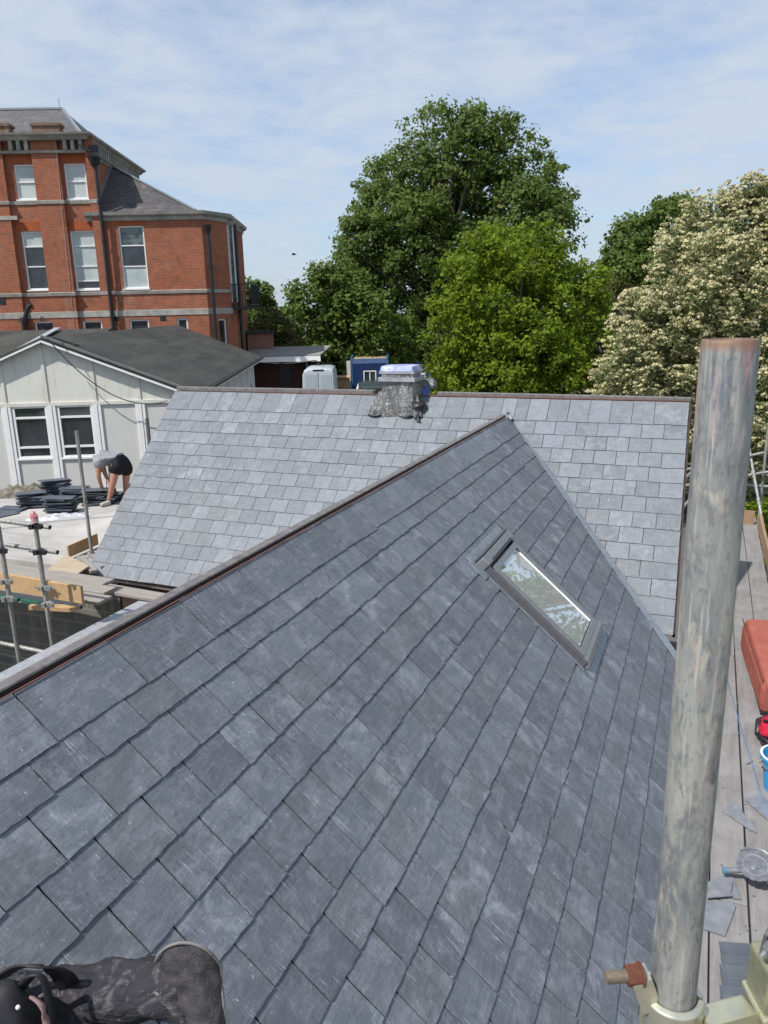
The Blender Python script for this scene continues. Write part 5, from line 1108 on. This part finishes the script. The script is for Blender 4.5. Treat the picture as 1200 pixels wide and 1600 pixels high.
# second half: box-like channel and bracket plate
mb = MB(); mb.prism([(.088, -.030, -.05), (.128, -.022, -.05), (.128, .022, -.05), (.088, .018, -.05)], (0, 0, .128)); mb.build('channel', plain('olive zinc channel', (.40, .40, .25), .35, .5, .6, c2=(.26, .27, .2), scale=40), cp, bevel=.004)
mb = MB(); mb.prism([(.085, -.034, .016), (.132, -.026, .016), (.132, .026, .016), (.085, .020, .016)], (0, 0, .007)); mb.build('channel_collar', plain('pale zinc collar', (.60, .58, .42), .35, .5, .6), cp, bevel=.002)
mb = MB(); mb.prism([(.087, -.010, .084), (.089, -.012, .112), (.100, -.008, .132), (.13, 0, .144), (.13, 0, .080)], (-.001, .004, 0)); mb.build('bracket_plate', M['steel'], cp, bevel=.001)
mb = MB(); mb.disc((.094, -.016, .100), (-.1, 1, 0), .009, .008, 6); mb.disc((.106, -.016, .110), (-.1, 1, 0), .007, .010, 6); mb.tube([(.084, -.016, .090), (.110, -.014, .122)], .004, 8); mb.build('bracket_bolt', M['steel'], cp, bevel=.0006)
bo = Vector((-.038, -.004, .058)); bdv = Vector((-1, -.10, .02)).normalized()
mb = MB(); mb.tube([bo + bdv * .000, bo + bdv * .017], .0118, 6); mb.disc(bo + bdv * .001, bdv, .0132, .003, 20); mb.build('nut', M['rust'], cp, bevel=.0015)
mb = MB(); q = []; rr = []
for i in range(28): q.append(bo + bdv * (.016 + i * .0009)); rr.append(.0069 if i % 2 else .0056)
mb.tube(q, rr, 18); mb.build('threaded_bolt', M['bolt'], cp, smooth=False)

# ================================================================== the seated person, lower left
K1 = 2.10
def rp(px, py, t): return CAM + ray(px, py) * t
def trouser_mat():
    m = Mat('dusty dark work trousers', .85, .2); v = m.coord(); c = m.mix(m.noise(v, 5, 5, .6), (.040, .038, .045), (.025, .024, .03)); f = m.noise(v, 14, 7, .7, 1.3, .52, .64)
    c = m.mix(m.math('MULTIPLY', f, .6), c, (.16, .155, .165)); f = m.noise(v, 26, 5, .7, 2, .62, .70); c = m.mix(m.math('MULTIPLY', f, .6), c, (.27, .27, .28)); m.color(c)
    m.bump(m.math('ADD', m.math('MULTIPLY', m.noise(m.coord('Object', (1, 3, 3)), 6, 4, .5, 1.5, .3, .7), 1), m.math('MULTIPLY', m.noise(v, 300, 2), .06)), .6, .02); return m.m
M['trouser'] = trouser_mat()
hip = rp(-230, 1640, 2.25); ps = empty('person', Vector((hip.x, hip.y, hip.z - .25)), 0, 'seated worker in dusty dark work trousers, only the bent knee showing on the near roof', 'person')
def q_(px, py, t): return rp(px, py, t) - ps.location
pel = q_(-240, 1660, 2.25); hipA = q_(-150, 1600, 2.22); kneA = q_(298, 1538, 2.04); ankA = q_(352, 1830, 2.02); hipB = q_(-240, 1760, 2.10); kneB = q_(120, 1790, 1.85); ankB = q_(150, 2080, 1.9)
chest = pel + Vector((-.12, .05, .42)); neck = pel + Vector((-.10, .05, .58)); head = neck + Vector((.02, .02, .16)); s1 = chest + Vector((-.05, .20, .08)); s2 = chest + Vector((.05, -.22, .08))
V = [pel, hipA, kneA, ankA, ankA + Vector((.12, .05, -.03)), hipB, kneB, ankB, ankB + Vector((.12, .05, -.03)), chest, neck, head, s1, s1 + Vector((-.14, .05, -.26)), s1 + Vector((-.22, .05, -.50)), s2, s2 + Vector((-.16, -.02, -.26)), s2 + Vector((-.10, .02, -.50))]
skin('body', V, [(0, 1), (1, 2), (2, 3), (3, 4), (0, 5), (5, 6), (6, 7), (7, 8), (0, 9), (9, 10), (10, 11), (9, 12), (12, 13), (13, 14), (9, 15), (15, 16), (16, 17)], [.12, .085, .062, .045, .035, .085, .062, .045, .035, .13, .055, .095, .06, .045, .035, .06, .045, .035], skinm, ps)
def lp(a, b, t): return a.lerp(b, t)
tv = [pel, lp(hipA, kneA, .05), lp(hipA, kneA, .25), lp(hipA, kneA, .45), lp(hipA, kneA, .62), lp(hipA, kneA, .80), kneA + Vector((-.01, 0, .0)), lp(kneA, ankA, .15) + Vector((.005, 0, 0)), lp(kneA, ankA, .4), lp(kneA, ankA, .8), hipB, lp(hipB, kneB, .5), kneB, lp(kneB, ankB, .4), lp(kneB, ankB, .85)]
skin('trousers', tv, [(0, 1), (1, 2), (2, 3), (3, 4), (4, 5), (5, 6), (6, 7), (7, 8), (8, 9), (0, 10), (10, 11), (11, 12), (12, 13), (13, 14)], [.16, .112, .102, .094, .090, .094, .080, .074, .078, .07, .13, .105, .09, .08, .075], M['trouser'], ps)
skin('jacket', [pel + Vector((0, 0, .08)), chest, neck - Vector((0, 0, .05)), s1, lp(V[12], V[13], .9), V[14], s2, lp(V[15], V[16], .9), V[17]], [(0, 1), (1, 2), (1, 3), (3, 4), (4, 5), (1, 6), (6, 7), (7, 8)], [.15, .17, .09, .085, .06, .05, .085, .06, .05], plain('black work jacket', (.02, .02, .024), .85), ps, 1)
skin('hair', [head + Vector((-.03, 0, .03)), head + Vector((-.01, 0, .06))], [(0, 1)], [.10, .09], M['iron_black'], ps)
for k_, sy in ((0, .035), (1, -.035)): mb = MB(); blob(mb, tuple(head + Vector((.088, sy, .01))), .012, .014, .01, 0, 0, 10, 6); mb.build('eye', M['blind'], ps, smooth=True)
mb = MB(); blob(mb, tuple(head + Vector((.10, 0, -.02))), .02, .013, .025, 0, 0, 10, 6); mb.build('nose', skinm, ps, smooth=True)
for a, b in ((3, 4), (7, 8)): skin('boot', [V[a] - Vector((0, 0, .0)), V[a] + Vector((0, 0, -.05)), V[b] + Vector((0, 0, -.03))], [(0, 1), (1, 2)], [.06, .06, .045], M['iron_black'], ps)
# knee pad shell: an arched flap over the front of the knee
kd = (ankA - kneA).normalized(); th_ = (kneA - hipA).normalized(); camd = (CAM - (kneA + ps.location)).normalized(); side = kd.cross(camd).normalized()
kc = kneA - kd * .02; vs = []; NU, NV = 14, 9
for i in range(NV + 1):
    v = i / NV; c_ = kc + kd * (-.085 + .30 * v); rr_ = .090 + .012 * math.exp(-v * 5) - .006 * v
    for k in range(NU + 1):
        t = R(-62) + R(128) * k / NU; dr = camd * math.cos(t) * 1.0 + (th_ - kd * th_.dot(kd)).normalized() * math.sin(t)
        arch = -.075 * (abs(k / NU - .45) * 1.7) ** 2 * (1 - v)
        vs.append(c_ - kd * arch + dr * (rr_ + .004 * noise.noise(Vector((k * .5, i * .6, 2)))))
mb = MB(); mb.add(vs, [(i * (NU + 1) + k, i * (NU + 1) + k + 1, (i + 1) * (NU + 1) + k + 1, (i + 1) * (NU + 1) + k) for i in range(NV) for k in range(NU)])
o = mb.build('knee_pad', plain('dusty dark grey knee pad', (.085, .08, .082), .8, .3, c2=(.035, .033, .037), scale=26, bump=.5), ps, smooth=True); sd = o.modifiers.new('s', 'SOLIDIFY'); sd.thickness = .010
o.modifiers.new('sub', 'SUBSURF').render_levels = 2
mb = MB(); mb.tube([vs[k] for k in range(NU + 1)] + [vs[i * (NU + 1) + NU] for i in range(1, NV)], .0042, 8); mb.build('knee_pad_rim', plain('pale worn rim', (.20, .19, .185), .8, scale=30), ps, smooth=True)
def folds(o, size, strength, sub=1):
    tx = bpy.data.textures.new('folds', 'CLOUDS'); tx.noise_scale = size; tx.noise_depth = 2
    if sub: q = o.modifiers.new('fine', 'SUBSURF'); q.levels = sub; q.render_levels = sub
    d = o.modifiers.new('folds', 'DISPLACE'); d.texture = tx; d.strength = strength; d.mid_level = .5; d.texture_coords = 'LOCAL'
folds(o, .05, .014, 0)
for ch in [x for x in bpy.data.objects if x.parent == ps and x.name.split('.')[0] in ('trousers', 'jacket')]: folds(ch, .07, .035, 1)
for ch in [x for x in bpy.data.objects if x.parent == wk and x.name.split('.')[0] in ('t_shirt', 'shorts')]: folds(ch, .08, .03, 1)
# seam along the thigh
mb = MB(); P = []
for i in range(14):
    t = .05 + .85 * i / 13; c_ = lp(hipA, kneA, t); P.append(c_ + camd * (.088 + .010 * (t < .5)) + Vector((0, 0, -.022)))
mb.tube(P, .0022, 6); mb.build('seam', plain('grey stitched seam', (.10, .10, .11), .8), ps, smooth=True)
# tool pouch on the belt
tp = empty('tool_pouch', rp(20, 1640, 1.95), 0, 'black leather tool pouch with a bright rivet at the bottom left corner', 'tool pouch')
leather = plain('black leather', (.022, .02, .024), .55, .4, var=.4, scale=12)
def tq(px, py, t): return rp(px, py, t) - tp.location
mb = MB(); blob(mb, tuple(tq(8, 1625, 1.93)), .095, .10, .155, .12, 1, 28, 16); mb.build('pocket', leather, tp, smooth=True)
mb = MB(); blob(mb, tuple(tq(28, 1574, 1.82)), .0055, .0055, .0055, 0, 0, 12, 8); mb.build('rivet', plain('bright rivet', (.85, .85, .82), .3), tp, smooth=True)
def strap(pts, w, mat, name):
    n = len(pts); vs = []; m_ = 24; 
    def cr(t):
        i = min(int(t), n - 2); f = t - i; p0, p1, p2, p3 = pts[max(i - 1, 0)], pts[i], pts[i + 1], pts[min(i + 2, n - 1)]
        return .5 * ((2 * p1) + (p2 - p0) * f + (2 * p0 - 5 * p1 + 4 * p2 - p3) * f * f + (3 * p1 - p0 - 3 * p2 + p3) * f ** 3)
    mb = MB(); P = [cr((n - 1) * i / m_) for i in range(m_ + 1)]
    for i, p in enumerate(P):
        d = (P[min(i + 1, m_)] - P[max(i - 1, 0)]).normalized(); s_ = d.cross(Vector((.1, .2, 1))).normalized(); s_ = (s_ + Vector((0, .35, .35))).normalized(); vs += [p - s_ * w / 2, p + s_ * w / 2]
    mb.add(vs, [(i * 2, i * 2 + 1, i * 2 + 3, i * 2 + 2) for i in range(m_)]); o = mb.build(name, mat, tp, smooth=True); o.modifiers.new('s', 'SOLIDIFY').thickness = .006; return o
strap([tq(-20, 1540, 2.02), tq(25, 1510, 2.0), tq(65, 1508, 1.98), tq(95, 1520, 2.02), tq(112, 1545, 2.08)], .055, leather, 'flap')
strap([tq(30, 1545, 1.94), tq(48, 1524, 1.92), tq(66, 1524, 1.92), tq(76, 1550, 1.92), tq(84, 1600, 1.92)], .028, leather, 'belt_loop')
strap([tq(52, 1556, 1.92), tq(66, 1568, 1.90), tq(72, 1590, 1.90), tq(70, 1625, 1.90)], .02, plain('dusty pink lining', (.24, .15, .155), .8), 'lining')
mb = MB(); mb.tube([tq(2, 1502, 2.0), tq(8, 1512, 2.0)], .006, 8); mb.build('buckle', M['steel'], tp)
#@@PART5
# ================================================================== trees
def leaf_mesh(name, centers, normals_bias, size, tones, mat, parent, aspect=.62, jitter=.35):
    n = len(centers); ax = rng.normal(size=(n, 3)); ax /= np.linalg.norm(ax, axis=1)[:, None]
    nb = normals_bias + rng.normal(size=(n, 3)) * .75; nb /= np.linalg.norm(nb, axis=1)[:, None]
    t = np.cross(nb, ax); t /= np.linalg.norm(t, axis=1)[:, None]; b = np.cross(nb, t)
    s = (size * (1 + jitter * rng.normal(size=n)).clip(.4, 1.8))[:, None]
    v = np.stack([centers - t * s * .5, centers + b * s * .5 * aspect - nb * s * .08, centers + t * s * .5, centers - b * s * .5 * aspect - nb * s * .08], 1).reshape(-1, 3)
    me = bpy.data.meshes.new(name); me.vertices.add(4 * n); me.vertices.foreach_set('co', v.astype(np.float32).ravel())
    me.loops.add(4 * n); me.loops.foreach_set('vertex_index', np.arange(4 * n, dtype=np.int32)); me.polygons.add(n); me.polygons.foreach_set('loop_start', np.arange(n, dtype=np.int32) * 4)
    at = me.color_attributes.new('tone', 'FLOAT_COLOR', 'CORNER'); c = np.concatenate([tones, np.ones((n, 1))], 1); at.data.foreach_set('color', np.repeat(c, 4, 0).astype(np.float32).ravel())
    me.materials.append(mat); me.update(calc_edges=True); me.validate(); o = bpy.data.objects.new(name, me); COL.objects.link(o); o.parent = parent; return o
def tree(name, label, cat, Y, blobs, nclump, per, lsize, crad, mat, base_px=None, bark=None, limbs=14, flat=.75, inner=.25, blossom=None, group=None, depth=.85, trunk_r=.3, droop=0, seed=0):
    B = []
    for px, py, r in blobs:
        c = AY(px, py, Y); m = Y / F_PX * 1.02; B.append((np.array(c), r * m))
    cx = np.mean([b[0][0] for b in B]) if base_px is None else AY(base_px, 600, Y).x
    root = empty(name, (cx, Y, 0), 0, label, cat, group); o3 = np.array([cx, Y, 0.0])
    # spread the blobs in depth so the crown is a volume
    B = [(c + np.array([0, rng.uniform(-1, 1) * r * .7, 0]), r) for c, r in B]
    wts = np.array([r ** 2 for _, r in B]); wts /= wts.sum(); idx = rng.choice(len(B), nclump, p=wts)
    d = rng.normal(size=(nclump, 3)); d[:, 2] += .15; d /= np.linalg.norm(d, axis=1)[:, None]
    rad = np.where(rng.random(nclump) < inner, rng.uniform(.25, .75, nclump), rng.uniform(.78, 1.06, nclump))
    C = np.array([B[i][0] for i in idx]) + d * (rad * np.array([B[i][1] for i in idx]))[:, None] * np.array([1, depth, 1]); C[:, 2] = np.maximum(C[:, 2], .4)
    C -= o3
    tot = nclump * per; ci = np.repeat(np.arange(nclump), per); cr = crad * rng.uniform(.6, 1.35, nclump)
    g = rng.normal(size=(tot, 3)); g /= np.linalg.norm(g, axis=1)[:, None]; rr = rng.random(tot) ** .5
    off = g * (rr * cr[ci])[:, None] * np.array([1, 1, flat]); off[:, 2] -= droop * (off[:, 0] ** 2 + off[:, 1] ** 2) / crad
    P = C[ci] + off
    nb = g * .7 + np.array([0, 0, .55]) + d[ci] * .4
    ct = rng.random(nclump); tones = np.stack([(ct[ci] * .55 + rng.random(tot) * .45), (rng.random(nclump)[ci] * .5 + rng.random(tot) * .5) ** 2, rng.random(tot)], 1)
    leaf_mesh('crown', P, nb, lsize, tones, mat, root)
    if blossom:
        nbk, hs, bmat = blossom; up = (g[:, 2] * .7 + (g * d[ci]).sum(1) * .6); ok = np.where((up > .25) & (rr > .72))[0]; sel = rng.choice(ok, min(nbk, len(ok)), replace=False)
        H_ = P[sel] + g[sel] * lsize * .25; k = 12; hh = np.repeat(H_, k, 0); q = rng.normal(size=(len(hh), 3)); q[:, 2] = np.abs(q[:, 2]); q /= np.linalg.norm(q, axis=1)[:, None]
        hsz = np.repeat(hs * rng.uniform(.6, 1.25, len(H_)), k)[:, None]
        PP = hh + q * hsz * np.array([.5, .5, .32]); tn = np.repeat(rng.random((len(H_), 3)), k, 0) * .6 + rng.random((len(hh), 3)) * .4
        leaf_mesh('blossom', PP, q * 1.6, hs * .36, tn, bmat, root, aspect=.9)
    bark = bark or M['bark']; zc = float(np.mean([c[2] for c, r in B])); top = max(c[2] + r * .3 for c, r in B)
    mb = MB(); mb.tube([(0, 0, -.1), (.05 * trunk_r, 0, 1.2), (.1, .1, zc * .55), (-.1, 0, zc), (0, 0, top * .92)], [trunk_r * 1.25, trunk_r, trunk_r * .8, trunk_r * .5, trunk_r * .12], 10); mb.build('trunk', bark, root, smooth=True)
    mb = MB(); rs = random.Random(seed)
    for i in range(limbs):
        e = C[rs.randrange(nclump)]; z0 = min(max(rs.uniform(.30, .75) * zc, .8), e[2] * .85); a = Vector((0, 0, z0)); b = Vector(e); m1 = a.lerp(b, .35) + Vector((0, 0, (b.z - a.z) * .12)); m2 = a.lerp(b, .7) + Vector((rs.gauss(0, .15), rs.gauss(0, .15), (b.z - a.z) * .1))
        r0 = trunk_r * rs.uniform(.25, .5); mb.tube([a, m1, m2, b], [r0, r0 * .7, r0 * .4, r0 * .12], 6)
    mb.build('limbs', bark, root, smooth=True); return root
LM_dark = leaf_mat('dark green leaf', (.085, .145, .03), (.16, .235, .055), (.18, .20, .07), .5)
LM_lime = leaf_mat('bright yellow green leaf', (.11, .17, .014), (.25, .32, .025), (.17, .25, .03), .5)
LM_mid = leaf_mat('mid green leaf', (.075, .13, .022), (.155, .225, .045), (.16, .20, .06), .42)
LM_olive = leaf_mat('olive leaf', (.055, .075, .02), (.11, .12, .035), (.15, .09, .05), .35)
LM_cream = leaf_mat('grey green leaf', (.14, .18, .06), (.25, .29, .13), (.36, .36, .20), .48)
LM_fl = leaf_mat('cream blossom', (.66, .60, .38), (.46, .40, .20), (.56, .55, .33), .25, .8)
tree('broad_tree', 'tallest tree, a huge dark green domed crown in the middle', 'tree', 62,
     [(700, 262, 86), (640, 305, 78), (790, 265, 72), (843, 300, 44), (625, 385, 80), (720, 360, 105), (820, 365, 66), (585, 440, 60), (660, 480, 90), (760, 450, 90), (572, 372, 40), (705, 550, 90), (745, 232, 50), (600, 285, 34), (868, 330, 34), (555, 385, 32), (640, 570, 70)],
     1700, 56, .29, .90, LM_dark, 690, limbs=60, trunk_r=.8, droop=.12, seed=1)
tree('lime_tree', 'bright yellow green rounded tree in front of the tallest tree', 'tree', 45,
     [(760, 440, 70), (835, 420, 62), (715, 515, 58), (800, 520, 85), (880, 480, 66), (716, 585, 46), (900, 550, 62), (800, 590, 95), (725, 440, 38), (790, 395, 40), (850, 385, 36), (925, 455, 34), (890, 600, 60), (740, 590, 60)],
     950, 52, .22, .62, LM_lime, 810, limbs=50, trunk_r=.3, droop=.1, seed=2)
tree('bushy_tree', 'mid green bushy tree left of the tallest tree', 'tree', 55,
     [(500, 470, 48), (540, 455, 42), (465, 505, 40), (445, 540, 32), (560, 510, 55), (520, 550, 62), (600, 545, 58), (475, 575, 50), (515, 440, 26)],
     560, 50, .27, .75, LM_mid, 525, limbs=30, trunk_r=.35, seed=3)
tree('small_tree', 'small dark tree just right of the brick building', 'tree', 66, [(400, 468, 24), (392, 455, 18), (408, 490, 22), (398, 510, 24)], 150, 44, .28, .6, LM_dark, 400, limbs=10, trunk_r=.2, seed=4)
tree('olive_shrub', 'olive brown shrub behind the brown shed roof', 'shrub', 50, [(425, 522, 34), (408, 555, 38), (440, 585, 42), (455, 545, 24), (400, 600, 40)], 300, 44, .2, .5, LM_olive, 425, limbs=12, trunk_r=.15, seed=5)
tree('background_tree', 'dark round tree poking out behind the cream blossom tree', 'tree', 52, [(1000, 375, 38), (968, 388, 20), (1035, 352, 34), (985, 430, 52), (1015, 450, 55), (1065, 340, 30)], 420, 46, .25, .62, LM_dark, 1010, limbs=24, trunk_r=.4, seed=6)
tree('background_shrub', 'yellowish airy tree between the lime tree and the cream tree', 'tree', 48, [(930, 470, 30), (950, 450, 26), (960, 500, 38), (930, 540, 40), (960, 590, 50), (915, 420, 16)], 260, 34, .2, .55, LM_olive, 945, limbs=22, trunk_r=.15, seed=7)
tree('blossom_tree', 'large tree covered in cream blossom at the right', 'tree', 21,
     [(1150, 405, 85), (1235, 385, 80), (1080, 450, 82), (1045, 535, 92), (985, 570, 52), (1000, 500, 40), (1180, 500, 130), (985, 610, 50), (1090, 640, 110), (1150, 740, 95), (1220, 640, 120), (1110, 345, 34), (1175, 325, 36), (1075, 375, 30), (1260, 480, 120), (1180, 820, 60), (1040, 690, 80), (1215, 318, 42)],
     2100, 44, .095, .30, LM_cream, 1150, limbs=70, trunk_r=.22, blossom=(30000, .15, LM_fl), seed=8, flat=.85)
# more of the tree belt: hidden in part, it closes the horizon
for i, (px, Y, r, lb) in enumerate(((560, 75, 60, 'dark tree filling the gap low behind the blue cabins'), (1120, 60, 110, 'dark tree mass hidden behind the blossom tree'), (345, 95, 70, 'distant tree mostly hidden behind the brick building'), (860, 80, 70, 'dark tree low behind the lime tree'))):
    tree('background_tree', lb, 'tree', Y, [(px, 500, r), (px - r * .6, 540, r * .8), (px + r * .6, 540, r * .8), (px, 570, r)] if i != 2 else [(px, 490, 40), (px + 50, 500, 38)], 260, 36, .42, 1.0, LM_dark, px, limbs=10, trunk_r=.4, seed=20 + i)
# trees standing beyond the right edge of the frame, mirrored in the roof window
def plain_tree(x, y, zc, r, mat, label, n=260, ls=.16, sd=0):
    root = empty('garden_tree', (x, y, 0), 0, label, 'tree'); d = rng.normal(size=(n, 3)); d /= np.linalg.norm(d, axis=1)[:, None]; C = d * (r * rng.uniform(.45, 1.0, n))[:, None] + np.array([0, 0, zc]); ci = np.repeat(np.arange(n), 40)
    g = rng.normal(size=(len(ci), 3)) * .32; P = C[ci] + g; leaf_mesh('crown', P, g + np.array([0, 0, .5]), ls, rng.random((len(ci), 3)), mat, root)
    mb = MB(); mb.tube([(0, 0, 0), (0, .1, zc * .5), (0, 0, zc + r * .4)], [.25, .18, .05], 8); rs = random.Random(sd)
    for i in range(14): e = Vector(C[rs.randrange(n)]); a = Vector((0, 0, zc * rs.uniform(.4, .8))); mb.tube([a, a.lerp(e, .5) + Vector((0, 0, .3)), e], [.09, .05, .015], 6)
    mb.build('trunk', M['bark'], root, smooth=True)
plain_tree(10.9, 16.6, 7.6, .9, LM_mid, 'loose green tree beyond the right edge, mirrored in the roof window', 18, .15, 1)
plain_tree(12.3, 15.7, 6.2, 1.0, LM_olive, 'sparse olive tree beyond the right edge, nearest the blossom tree', 34, .15, 2)
# low garden shrub right of the far end of the walkway
tree('garden_shrub', 'fresh green shrub below the scaffold frame at the right edge', 'shrub', 15.5, [(1170, 800, 20), (1192, 790, 22), (1155, 808, 14), (1215, 830, 40), (1195, 900, 30)], 130, 40, .07, .14, LM_lime, 1180, limbs=8, trunk_r=.04, seed=9)
# bird
bp = AY(459, 398, 55); bird = empty('bird', bp, 0, 'tiny dark bird flying in the pale sky left of the tallest tree', 'bird')
skin('body', [(-.16, 0, 0), (0, 0, .01), (.14, 0, .04), (.20, 0, .05)], [(0, 1), (1, 2), (2, 3)], [.02, .055, .04, .015], M['iron_black'], bird)
for s_ in (-1, 1): mb = MB(); mb.prism([(-.06, 0, .02), (.08, 0, .02), (.03, s_ * .25, .10), (-.10, s_ * .42, .03), (-.05, s_ * .2, .07)], (0, 0, .01)); mb.build('wing', M['iron_black'], bird)
